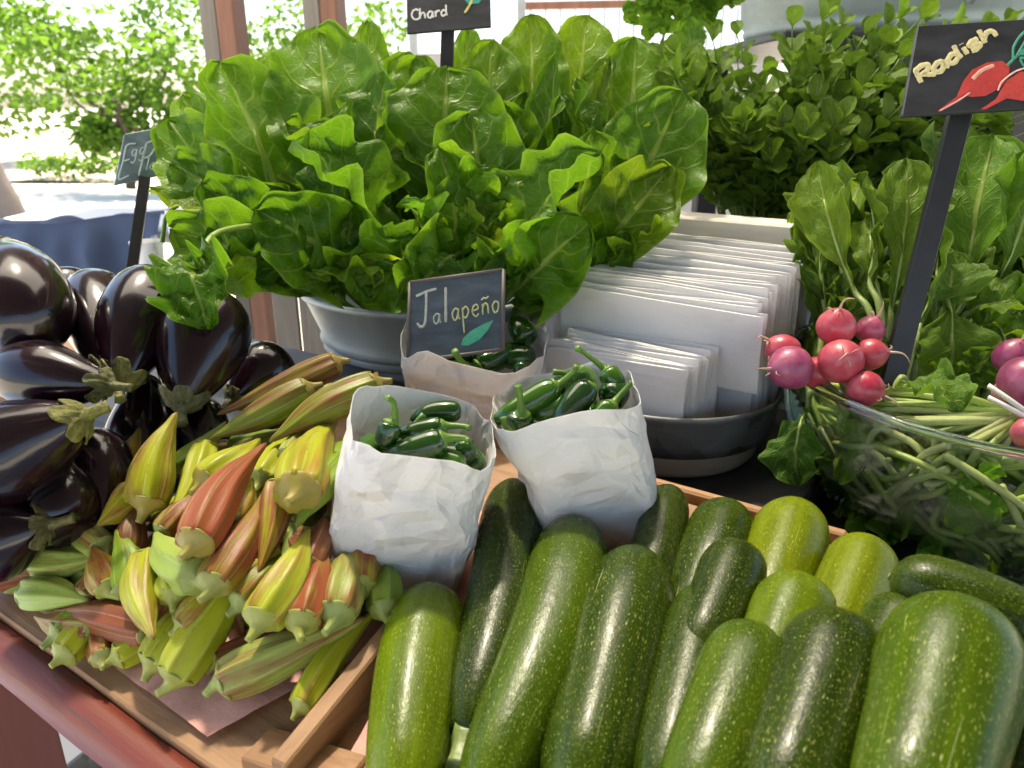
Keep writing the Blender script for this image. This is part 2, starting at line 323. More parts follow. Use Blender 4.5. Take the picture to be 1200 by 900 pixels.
# ------------------------------------------------------------------ mesh helpers
def tag(o, label, cat, group=None):
    o['label'] = label; o['category'] = cat
    if group: o['group'] = group
    return o
def empty(name, loc, label=None, cat=None, group=None):
    o = bpy.data.objects.new(name, None); COL.objects.link(o)
    o.location = tuple(loc); o.empty_display_size = 0.02
    if label: tag(o, label, cat, group)
    return o
def org_of(parent):
    v = np.zeros(3); p = parent
    while p is not None:
        v = v + np.array(p.location); p = p.parent
    return v
def link_mesh(name, me, parent=None, color=None):
    o = bpy.data.objects.new(name, me); COL.objects.link(o)
    if parent is not None: o.parent = parent
    if color is not None: o.color = (*color, 1)
    return o
def mesh(name, V, F, mat, parent=None, uv=None, smooth=True, color=None, loc=None):
    """V in world space; stored relative to the parent's place (or to loc for a top-level mesh)"""
    V = np.asarray(V, float)
    if parent is not None: base = org_of(parent)
    elif loc is not None: base = np.asarray(loc, float)
    else: base = np.zeros(3)
    me = bpy.data.meshes.new(name)
    me.from_pydata((V - base).tolist(), [], F)
    if smooth: me.polygons.foreach_set('use_smooth', [True] * len(me.polygons))
    if uv is not None:
        l = me.uv_layers.new(name='UVMap'); l.data.foreach_set('uv', np.asarray(uv, float).ravel())
    me.materials.append(MAT[mat]); me.update()
    o = link_mesh(name, me, parent, color)
    if parent is None and loc is not None: o.location = tuple(base)
    return o
def curve3(pts, n):
    """Catmull-Rom through points"""
    P = [np.asarray(p, float) for p in pts]
    if len(P) == 2: return np.array([P[0] + (P[1] - P[0]) * i / (n - 1) for i in range(n)])
    P = [2 * P[0] - P[1]] + P + [2 * P[-1] - P[-2]]
    m = len(P) - 3; out = []
    for i in range(n):
        s = i / (n - 1) * m; k = min(int(s), m - 1); t = s - k
        a, b, c, d = P[k:k + 4]
        out.append(0.5 * (2 * b + (c - a) * t + (2 * a - 5 * b + 4 * c - d) * t * t + (3 * b - a - 3 * c + d) * t ** 3))
    return np.array(out)
def prof(us, stops):
    """smooth interpolation of a radius profile"""
    xs = [s[0] for s in stops]; ys = [s[1] for s in stops]
    out = []
    for u in us:
        k = 0
        while k < len(xs) - 2 and u > xs[k + 1]: k += 1
        t = min(1, max(0, (u - xs[k]) / (xs[k + 1] - xs[k])))
        h = xs[k + 1] - xs[k]
        m0 = (ys[k + 1] - ys[k - 1]) / (xs[k + 1] - xs[k - 1]) if k > 0 else (ys[1] - ys[0]) / h
        m1 = (ys[k + 2] - ys[k]) / (xs[k + 2] - xs[k]) if k + 2 < len(xs) else (ys[-1] - ys[-2]) / h
        out.append(max(0.0, (2 * t**3 - 3 * t**2 + 1) * ys[k] + (t**3 - 2 * t**2 + t) * h * m0 + (-2 * t**3 + 3 * t**2) * ys[k + 1] + (t**3 - t**2) * h * m1))
    return out
def frames(path, ref):
    n = len(path); T = np.gradient(path, axis=0); T /= np.linalg.norm(T, axis=1)[:, None] + 1e-12
    x = np.asarray(ref, float); Xs = []; Ys = []
    for i in range(n):
        x = x - T[i] * x.dot(T[i]); ln = np.linalg.norm(x)
        if ln < 1e-6: x = np.cross(T[i], [0.3, 0.5, 0.8]); ln = np.linalg.norm(x)
        x = x / ln; Xs.append(x); Ys.append(np.cross(T[i], x))
    return T, np.array(Xs), np.array(Ys)
def tube(path, radii, nseg=12, ref=(0, 0, -1), shape=None, uvs=(1, 1), cap=True):
    path = np.asarray(path, float); n = len(path)
    T, X, Y = frames(path, ref)
    V = []; F = []; UV = []
    for i in range(n):
        for j in range(nseg):
            a = 2 * math.pi * j / nseg
            r = radii[i] * (shape(a, i / (n - 1)) if shape else 1.0)
            V.append(path[i] + X[i] * (r * math.cos(a)) + Y[i] * (r * math.sin(a)))
    for i in range(n - 1):
        for j in range(nseg):
            k = (j + 1) % nseg
            F.append((i * nseg + j, i * nseg + k, (i + 1) * nseg + k, (i + 1) * nseg + j))
            u0, u1 = i / (n - 1) * uvs[0], (i + 1) / (n - 1) * uvs[0]; v0, v1 = j / nseg * uvs[1], (j + 1) / nseg * uvs[1]
            UV += [(u0, v0), (u0, v1), (u1, v1), (u1, v0)]
    if cap:
        F.append(tuple(range(nseg - 1, -1, -1))); UV += [(0, j / nseg * uvs[1]) for j in range(nseg - 1, -1, -1)]
        F.append(tuple(range((n - 1) * nseg, n * nseg))); UV += [(uvs[0], j / nseg * uvs[1]) for j in range(nseg)]
    return np.array(V), F, UV
def lathe(center, profile, nseg=64, squash=(1, 1), closed_top=False):
    """profile: list of (radius, z) ; axis vertical"""
    V = []; F = []; n = len(profile); c = np.asarray(center, float)
    for r, z in profile:
        for j in range(nseg):
            a = 2 * math.pi * j / nseg
            V.append(c + np.array([r * math.cos(a) * squash[0], r * math.sin(a) * squash[1], z]))
    for i in range(n - 1):
        for j in range(nseg):
            k = (j + 1) % nseg
            F.append((i * nseg + j, i * nseg + k, (i + 1) * nseg + k, (i + 1) * nseg + j))
    return np.array(V), F
def box8(p, dx, dy, dz, bev=0.0):
    """box from a corner point and three edge vectors; chamfered along all edges when bev > 0"""
    p, dx, dy, dz = [np.asarray(v, float) for v in (p, dx, dy, dz)]
    if bev <= 0:
        V = [p, p + dx, p + dx + dy, p + dy, p + dz, p + dx + dz, p + dx + dy + dz, p + dy + dz]
        F = [(0, 3, 2, 1), (4, 5, 6, 7), (0, 1, 5, 4), (1, 2, 6, 5), (2, 3, 7, 6), (3, 0, 4, 7)]
        return np.array(V), F
    L = [np.linalg.norm(v) for v in (dx, dy, dz)]; D = [v / l for v, l in zip((dx, dy, dz), L)]
    V = []; idx = {}
    for sx in (0, 1):
        for sy in (0, 1):
            for sz in (0, 1):
                s = (sx, sy, sz)
                for ax in range(3):
                    q = p.copy()
                    for k in range(3):
                        b = 0 if k == ax else bev
                        q = q + D[k] * ((L[k] - b) if s[k] else b)
                    idx[(s, ax)] = len(V); V.append(q)
    F = []
    def other(ax): return [k for k in range(3) if k != ax]
    cen = p + (dx + dy + dz) / 2
    def addf(ids):
        q = [V[i] for i in ids]; nrm = np.cross(q[1] - q[0], q[2] - q[0]); m = sum(q) / len(q)
        F.append(tuple(ids) if nrm.dot(m - cen) > 0 else tuple(reversed(ids)))
    for ax in range(3):
        a, b = other(ax)
        for sv in (0, 1):
            ids = []
            for (i, j) in ((0, 0), (1, 0), (1, 1), (0, 1)):
                s = [0, 0, 0]; s[ax] = sv; s[a] = i; s[b] = j; ids.append(idx[(tuple(s), ax)])
            addf(ids)
        for i in (0, 1):
            for j in (0, 1):
                s0 = [0, 0, 0]; s0[a] = i; s0[b] = j; s1 = list(s0); s1[ax] = 1
                addf([idx[(tuple(s0), a)], idx[(tuple(s1), a)], idx[(tuple(s1), b)], idx[(tuple(s0), b)]])
    for sx in (0, 1):
        for sy in (0, 1):
            for sz in (0, 1):
                addf([idx[((sx, sy, sz), k)] for k in range(3)])
    return np.array(V), F
def grid(nu, nv, f):
    V = []; F = []; UV = []
    for i in range(nu + 1):
        for j in range(nv + 1): V.append(f(i / nu, j / nv))
    for i in range(nu):
        for j in range(nv):
            a = i * (nv + 1) + j; F.append((a, a + nv + 1, a + nv + 2, a + 1))
            UV += [(i / nu, j / nv), ((i + 1) / nu, j / nv), ((i + 1) / nu, (j + 1) / nv), (i / nu, (j + 1) / nv)]
    return np.array(V), F, UV
def nz3(p, f, seed=0): return noise.noise(Vector((p[0] * f + seed * 7.3, p[1] * f - seed * 3.1, p[2] * f + seed * 1.7)))
def unit(v): v = np.asarray(v, float); return v / (np.linalg.norm(v) + 1e-12)

# ================================================================== SETTING
def structure(o): o['kind'] = 'structure'; return o
V, F, UV = grid(1, 1, lambda u, v: np.array([-150 + 300 * u, -120 + 300 * v, 0.0]))
structure(mesh('ground', V, F, 'ground', smooth=False))
V, F, UV = grid(1, 1, lambda u, v: np.array([-2.6 + 5.2 * u, -2.2 + 3.2 * v, 0.004]))
fl = structure(mesh('floor', V, F, 'grout', smooth=False))
tile_me = None
for i in range(8):
    for j in range(5):
        x0, y0 = -2.6 + 0.33 * i, -0.65 + 0.33 * j
        V, F = box8((x0 + 0.004, y0 + 0.004, 0.005), (0.322, 0, 0), (0, 0.322, 0), (0, 0, 0.006), 0.002)
        mesh('tile', V, F, 'tile', fl, smooth=False)
# planting bed behind the path, low and dry
def bed(u, v):
    x = -16 + 26 * u; y = 13.2 + 9 * v
    return np.array([x, y, 0.02 + 0.5 * v + 0.12 * nz3((x, y, 0), 0.7)])
V, F, UV = grid(40, 14, bed); structure(mesh('planting_bed', V, F, 'soil'))

# unseen stall roof, its extent shaped for shade and darker reflections
# (skylight gap and diffusing cloth are made up to admit and soften sun)
roof = structure(empty('roof', (0, 0, 2.45)))
for k in range(27):
    y0 = -3.2 + .285 * k
    for x0, x1 in (((-1.75, -1.20), (0.62, 3.2)) if 0.8 < y0 + .14 < 2.0 else ((-1.75, 3.2),)):      # made-up skylight gap, placed where the sun reaches the table
        V, F = box8((x0, y0, 2.45 + .012 * (k % 2)), (x1 - x0, 0, 0), (0, .28, 0), (0, 0, .025), .003); mesh('plank', V, F, 'roofwood', roof, smooth=False)
V, F, UV = grid(20, 16, lambda u, v: np.array([-1.28 + 1.98 * u, 0.75 + 1.35 * v, 2.50 + .01 * math.sin(u * 30) * math.sin(3 * v)]))
mesh('added_sun_diffuser', V, F, 'sun_diffuser', roof)  # unseen diffuser added in the gap to soften sun on the produce
# ------------------------------------------------------------------ table, rail, tray
table = empty('display_table', (P0[0], P0[1], 0), 'long market table with worn red front rail and dark top', 'table')
UX, NX = U, N
q = P0 + U * -0.60 + N * 0.06 + np.array([0, 0, -0.034])
V, F = box8(q, U * 2.2, N * 1.45, (0, 0, 0.028), 0.004); mesh('tabletop', V, F, 'darktable', table, smooth=False)
RZ = 0.030           # height of the riser behind the tray
V, F = box8(P0 + U * -0.13 + N * 0.40 + np.array([0, 0, -0.005]), U * 0.34, N * 0.34, (0, 0, RZ + 0.005), 0.004); mesh('riser', V, F, 'darktable', table, smooth=False)
V, F = box8(P0 + U * -0.56 + N * 0.16 + np.array([0, 0, -0.005]), U * 0.24, N * 0.30, (0, 0, 0.085), 0.004); mesh('riser', V, F, 'darktable', table, smooth=False)
def rail_sec(a):   # rounded worn rail cross-section
    pts = [(-0.030, -0.046), (-0.036, -0.041), (-0.038, -0.026), (-0.036, -0.016), (-0.030, -0.011), (-0.022, -0.009), (-0.0135, -0.010), (-0.0130, -0.060)]
    return [P0 + a * U + b * N + np.array([0, 0, c + 0.0025 * noise.noise(Vector((a * 9, b * 60, c * 40)))]) for b, c in pts]
V = []; F = []; NR = 70
for i in range(NR + 1): V += rail_sec(-1.0 + 2.2 * i / NR)
for i in range(NR):
    for j in range(7): F.append((i * 8 + j, (i + 1) * 8 + j, (i + 1) * 8 + j + 1, i * 8 + j + 1))
def to_local(o, ang):   # turn a mesh so its own x axis runs along U (grain follows the board)
    M = Matrix.Rotation(ang, 4, 'Z'); o.data.transform(M); o.rotation_euler = (0, 0, -ang)
to_local(mesh('rail', V, F, 'rail', table, smooth=True), ANG)
lgp = at_z(-8, 860, TZ - 0.16) - P0
for a, b in ((lgp.dot(U) - 0.135, lgp.dot(N)), (1.3, 0.0), (-0.58, 1.3), (1.3, 1.4)):
    q = P0 + a * U + b * N - np.array([0, 0, P0[2] - 0.012]); V, F = box8(q, U * 0.075, N * 0.075, (0, 0, TZ - 0.062), 0.004)
    mesh('leg', V, F, 'redwood', table, smooth=False)

tray = empty('wooden_tray', tr(0, 0), 'sloping tan wooden tray holding the okra and zucchini', 'tray')
for k in range(4):
    b0 = -0.012 + 0.094 * k
    V, F = box8(tr(-0.85, b0, -0.014), U * (2.0 if k < 2 else (1.22 if k == 2 else 1.12)), N * 0.0925 + np.array([0, 0, 0.0925 * SL]), (0, 0, 0.012), 0.0015)
    to_local(mesh('plank', V, F, 'tan', tray, smooth=False), ANG)
V, F = box8(tr(-0.85, 0.366, -0.03), U * 1.12, N * 0.010, (0, 0, 0.036), 0.002); to_local(mesh('back_board', V, F, 'tan', tray, smooth=False), ANG)
def board(name, a, b, wid, hgt, parent, mat='tan'):
    d = unit(b - a); s = unit(np.cross(d, [0, 0, 1])); ang = math.atan2(d[1], d[0])
    V, F = box8(a - s * wid * 0.5 - np.array([0, 0, hgt]), b - a, s * wid, (0, 0, hgt), 0.0015)
    o = mesh(name, V, F, mat, parent, smooth=False); to_local(o, -ang); return o
board('divider', pt(325, 893, 0.030), pt(500, 680, 0.030), 0.013, 0.034, tray)
board('divider', pt(415, 905, 0.012), pt(300, 868, 0.006), 0.030, 0.010, tray)

def sheet(name, px, label, off=0.003):
    A, B, C, D = [pt(x, y, off) for x, y in px]
    def f(u, v):
        p = (A * (1 - u) + B * u) * (1 - v) + (D * (1 - u) + C * u) * v
        return p + np.array([0, 0, 0.0022 * nz3(p, 22) + 0.0015 * (1 + nz3(p, 60, 3))])
    V, F, UV = grid(50, 40, f)
    return tag(mesh(name, V, F, 'pink', None, smooth=True, loc=A), label, 'paper sheet')
sheet('paper_sheet', [(-60, 640), (243, 864), (470, 745), (300, 560)], 'pink butcher paper sheet under the okra pile')
sheet('paper_sheet', [(395, 915), (1500, 1060), (1010, 655), (560, 600)], 'pink butcher paper sheet under the zucchini', 0.004)

# ================================================================== VEGETABLES
def zucchini(pts, w, col, label, off, offs=None, stem_end=None, ribs=0.0, taper=(0.72, 0.9)):
    """pts: pixel path of the axis from blossom end to stem end, w: width in pixels"""
    offs = offs or [off] * len(pts)
    P = [pt(x, y, o) for (x, y), o in zip(pts, offs)]
    d = np.mean([depth(p) for p in P]); r = w * d / FPX / 2
    root = empty('zucchini', P[0], label, 'zucchini', 'zucchini laid in the tray')
    n = 44; us = [0.5 - 0.5 * math.cos(math.pi * i / (n - 1)) for i in range(n)]
    dense = curve3(P, 300)
    path = np.array([dense[min(299, int(u * 299))] for u in us])
    sd_ = rnd.random() * 50
    prf = prof(us, [(0, 0.0), (0.006, 0.20), (0.025, 0.42), (0.065, 0.65), (0.13, 0.84), (0.24, 0.97), (0.36, 1.0), (0.60, taper[1] + 0.06), (0.85, taper[0] + 0.08), (0.95, taper[0] * 0.85), (0.99, taper[0] * 0.62), (1.0, taper[0] * 0.45)])
    L = np.linalg.norm(P[-1] - P[0])
    rad = [r * p for p in prf]
    def shp(a, u):
        return 1 + 0.022 * noise.noise(Vector((math.cos(a) * 1.1 + sd_, math.sin(a) * 1.1, u * 3))) + 0.010 * math.cos(5 * a + sd_) * min(1, u * 3)
    V, F, UV = tube(path, rad, 36, (0, 0, -1), shp, (L / r, 6.28))
    mesh('fruit', V, F, 'zucchini', root, UV, color=col)
    T = unit(path[-1] - path[-4]); e = path[-1]
    sp = [e - T * 0.004, e + T * 0.006, e + T * 0.016, e + T * 0.020]
    V, F, UV = tube(curve3(sp, 7), [r * taper[0] * k for k in (0.55, 0.5, 0.42, 0.40, 0.42, 0.45, 0.44)], 15, (0, 0, -1), lambda a, u: 1 + 0.14 * math.cos(5 * a))
    mesh('stem', V, F, 'stem', root, color=(0.20, 0.27, 0.07))
    V, F, UV = tube(curve3([path[0] + unit(path[0] - path[3]) * 0.0012, path[1]], 4), [r * k for k in (0.05, 0.11, 0.12, 0.1)], 10)
    mesh('blossom_scar', V, F, 'stem', root, color=(0.30, 0.28, 0.12))
    return root
MG, DG, BG, YG, XD = (0.046, 0.088, 0.001), (0.019, 0.041, 0.001), (0.110, 0.170, 0.001), (0.170, 0.220, 0.001), (0.011, 0.026, 0.001)
ZUC = [
 ([(510, 693), (490, 790), (468, 960)], 104, BG, 'bright green zucchini nearest the wooden divider, shaded end under the bag', 0.030, None),
 ([(602, 568), (592, 690), (547, 866)], 88, XD, 'very dark green curved zucchini with its stem showing, between two lighter ones', 0.028, None),
 ([(676, 614), (650, 740), (560, 950)], 112, MG, 'long medium green zucchini with pale scratches and curved body, between two dark ones', 0.034, None),
 ([(748, 650), (720, 780), (675, 960)], 122, DG, 'big dark green speckled zucchini running to the bottom, below the paper bag', 0.036, None),
 ([(785, 574), (772, 640), (752, 740)], 62, XD, 'narrow dark zucchini standing behind the corner of the paper bag', 0.030, None),
 ([(852, 597), (838, 650), (800, 740)], 84, DG, 'dark zucchini with its end near the beige pot, behind another dark one', 0.030, None),
 ([(866, 645), (852, 690), (815, 780)], 82, XD, 'small blackish green zucchini end lying against a bright yellow-green one', 0.052, None),
 ([(934, 598), (918, 655), (880, 770)], 92, YG, 'fat yellow-green zucchini end with a long glossy streak, beside the beige pot', 0.034, None),
 ([(940, 687), (922, 740), (870, 860)], 102, BG, 'mid green zucchini with its round end in the centre of the heap', 0.060, None),
 ([(832, 692), (812, 780), (768, 960)], 92, DG, 'dark zucchini with a bluish sheen, right of the big speckled one', 0.044, None),
 ([(885, 741), (860, 830), (800, 980)], 118, MG, 'grass green speckled zucchini at the front, left of the blackish one', 0.064, None),
 ([(985, 731), (962, 820), (905, 990)], 136, XD, 'thick blackish green zucchini at the front with two bright highlights', 0.074, None),
 ([(1018, 641), (1000, 690), (960, 790)], 88, YG, 'lime green zucchini end lying below the glass bowl', 0.048, None),
 ([(1062, 711), (1045, 760), (1000, 860)], 92, DG, 'dull dark zucchini end wedged behind the thickest zucchini', 0.072, None),
 ([(1122, 722), (1105, 820), (1055, 1010)], 172, MG, 'thickest zucchini of all, pale specked, at the front beside the picture edge', 0.100, None),
 ([(1043, 676), (1130, 702), (1270, 752)], 80, DG, 'zucchini lying crosswise in front of the glass bowl', 0.090, None),
 ([(1212, 800), (1195, 880), (1170, 980)], 80, XD, 'dark sliver of zucchini at the far corner beside the thickest one', 0.070, None),
]
ZUC += [([(1100, 740), (1085, 830), (1050, 990)], 120, DG, 'dark zucchini in the bottom layer under the thickest one', 0.036, None),
 ([(990, 760), (965, 840), (920, 980)], 100, MG, 'green zucchini in the bottom layer under the blackish one', 0.030, None)]
for pts, w, col, lab, off, offs in ZUC: zucchini(pts, w, col, lab, off, offs, taper=(rnd.uniform(0.66, 0.8), rnd.uniform(0.84, 0.93)))

def eggplant(a, b, r, label, bend=0.0, calyx=(0.20, 0.20, 0.05), roll=0.0, stem=True):
    a, b = np.asarray(a), np.asarray(b)
    root = empty('eggplant', a, label, 'eggplant', 'eggplants heaped on the table')
    d = unit(b - a); s = unit(np.cross(d, [0.2, 0.3, 1.0])); mid = (a + b) / 2 + s * bend
    n = 30; us = [0.5 - 0.5 * math.cos(math.pi * i / (n - 1)) for i in range(n)]
    dense = curve3([a, mid, b], 300); path = np.array([dense[min(299, int(u * 299))] for u in us])
    P_ = [(0, 0.12), (0.03, 0.26), (0.12, 0.44), (0.3, 0.72), (0.52, 0.96), (0.68, 1.0), (0.82, 0.90), (0.92, 0.66), (0.975, 0.38), (1.0, 0.02)]
    rad = [r * p for p in prof(us, P_)]
    sd_ = rnd.random() * 30
    V, F, UV = tube(path, rad, 40, (0.3, 0.2, -1), lambda t, u: 1 + 0.03 * noise.noise(Vector((math.cos(t) + sd_, math.sin(t), u * 2))), (np.linalg.norm(b - a) / r, 6.28))
    mesh('fruit', V, F, 'eggplant', root, UV)
    L = np.linalg.norm(b - a); T, X, Y = frames(dense, (0.3, 0.2, -1))
    def cal(u, v):
        th = 2 * math.pi * v + roll; lob = abs(math.cos(2.5 * th))
        ln = 0.075 + 0.075 * lob ** 1.6 * (0.8 + 0.3 * math.sin(th * 2 + sd_))
        s_ = -0.02 + u * ln; k = int(max(0, min(1, s_)) * 299)
        rr = r * (prof([max(0, s_)], P_)[0]) * (1.0 + 0.02) + 0.0018 + 0.0035 * u ** 3 * lob * max(0, math.sin(th * 1.5 + sd_)) + 0.0012 * math.sin(th * 10 + u * 5)
        if s_ < 0: rr = r * 0.10 * (1 + s_ / 0.02) + r * 0.11
        c = dense[k] + T[0] * min(0, s_) * L
        return c + X[k] * math.cos(th) * rr + Y[k] * math.sin(th) * rr
    V, F, UV = grid(10, 60, cal); c = mesh('calyx', V, F, 'calyx', root, UV, color=calyx)
    sm = c.modifiers.new('thickness', 'SOLIDIFY'); sm.thickness = 0.0016; sm.offset = 1
    if stem:
        st = [a + d * 0.004, a - d * 0.006 + s * 0.001, a - d * 0.012 + s * 0.003, a - d * 0.017 + s * 0.005]
        V, F, UV = tube(curve3(st, 9), [r * 0.17, r * 0.16, r * 0.13, r * 0.115, r * 0.11, r * 0.11, r * 0.11, r * 0.115, r * 0.12], 10, shape=lambda t, u: 1 + 0.08 * math.cos(5 * t))
        mesh('stem', V, F, 'calyx', root, color=calyx)
    return root
OL, GY, YC = (0.13, 0.13, 0.030), (0.13, 0.15, 0.07), (0.25, 0.24, 0.035)
EGG = [
 ((2, 292, .80), (38, 395, .66), .047, 'large eggplant with a pale green calyx on top, topmost beside the blue cloth', .004, (0.30, 0.33, 0.16), True),
 ((88, 390, .82), (76, 322, .86), .030, 'dark eggplant tip peeking out between two bigger ones at the back', .0, OL, True),
 ((128, 442, .70), (106, 330, .82), .036, 'round-ended eggplant standing in the back row with a warm highlight', .003, OL, True),
 ((140, 452, .69), (190, 326, .80), .041, 'tall purple eggplant leaning in the back row with olive calyx below', -.004, (0.26, 0.25, 0.06), True),
 ((212, 478, .70), (252, 350, .78), .0445, 'big glossy eggplant under the drooping chard leaf', .0, GY, True),
 ((270, 470, .80), (332, 418, .86), .034, 'dark eggplant end half hidden behind the maroon okra', .0, OL, True),
 ((-30, 470, .70), (48, 386, .72), .037, 'eggplant with a bright round highlight, half cut by the picture edge', .0, YC, True),
 ((130, 452, .64), (8, 434, .68), .031, 'eggplant lying on its side, pale bluish sheen and spiky olive calyx', -.006, OL, True),
 ((100, 487, .60), (-55, 560, .60), .041, 'low purple-brown eggplant lying sideways with a yellowish calyx cap', .006, YC, True),
 ((170, 440, .76), (160, 560, .73), .032, 'blackish eggplant deep in the heap below the olive calyx', .0, OL, False),
 ((126, 640, .645), (106, 505, .69), .031, 'upright blackish eggplant behind the okra with a small bright glint', .0, OL, False),
 ((250, 560, .76), (215, 470, .80), .034, 'black eggplant under the grey calyx, behind the tall yellow okra', .0, OL, False),
 ((58, 615, .60), (-40, 640, .60), .034, 'lowest eggplant at the edge with a ragged dull calyx', .0, (0.17, 0.15, 0.05), True),
 ((60, 520, .66), (70, 640, .62), .034, 'eggplant in deep shadow between the lowest eggplants and okra', .0, OL, False),
]
for i, (a, b, r, lab, bend, cal, st) in enumerate(EGG): eggplant(at(*a), at(*b), r, lab, bend, cal, 0.7 * i, st)

def okra(a, b, r, col, blush, maroon, label, bend=0.0, capcol=(0.36, 0.42, 0.16), group='okra pods heaped on pink paper', roll=0.0):
    root = empty('okra_pod', a, label, 'okra', group)
    d = unit(b - a); L = np.linalg.norm(b - a); s = unit(np.cross(d, unit(np.array([0, -0.6, 0.8]))))
    dense = curve3([a, (a + b) / 2 + s * bend * L, b], 200)
    n = 26; us = [i / (n - 1) for i in range(n)]; path = np.array([dense[min(199, int(u * 199))] for u in us])
    fat = rnd.uniform(-0.04, 0.05)
    rad = [r * p for p in prof(us, [(0, 0.84), (0.05, 0.93), (0.15, 1.0), (0.3, 1.0), (0.5, 0.84 + fat), (0.68, 0.59 + fat), (0.84, 0.30 + fat * 0.7), (0.93, 0.19), (0.985, 0.11), (1.0, 0.03)])]
    def shp(t, u):
        k = 0.17 * (1 - 0.45 * u); return 1.03 - k * abs(math.sin(3.5 * (t + roll + 0.25 * u))) ** 1.15
    V, F, UV = tube(path, rad, 56, (0.2, 0.1, -1), shp)
    o = mesh('pod', V, F, 'okra', root, UV, color=col); o['blush'] = float(blush); o['maroon'] = float(maroon)
    e = path[0]; sl = r * rnd.uniform(0.9, 1.5); sv = s * r * rnd.uniform(-0.3, 0.3)
    sl *= 0.42; cp = [e + d * r * 0.16, e + d * r * 0.02, e - d * r * 0.16, e - d * r * 0.34, e - d * (r * 0.34 + sl * 0.5) + sv * 0.4, e - d * (r * 0.34 + sl) + sv]
    V, F, UV = tube(curve3(cp, 13), [r * k for k in (0.74, 0.85, 0.84, 0.78, 0.69, 0.58, 0.46, 0.36, 0.28, 0.23, 0.20, 0.18, 0.17)], 28, shape=lambda t, u: 1 + 0.03 * math.cos(7 * t))
    mesh('cap', V, F, 'okra_cap', root, color=tuple(.5 * c_ + .5 * k_ for c_, k_ in zip(capcol, col)))
    return root
Y_, G_, P_, B_ = (0.36, 0.40, 0.008), (0.14, 0.27, 0.010), (0.30, 0.43, 0.085), (0.27, 0.26, 0.010)
RC = (0.30, 0.10, 0.05); PC = (0.26, 0.33, 0.09)
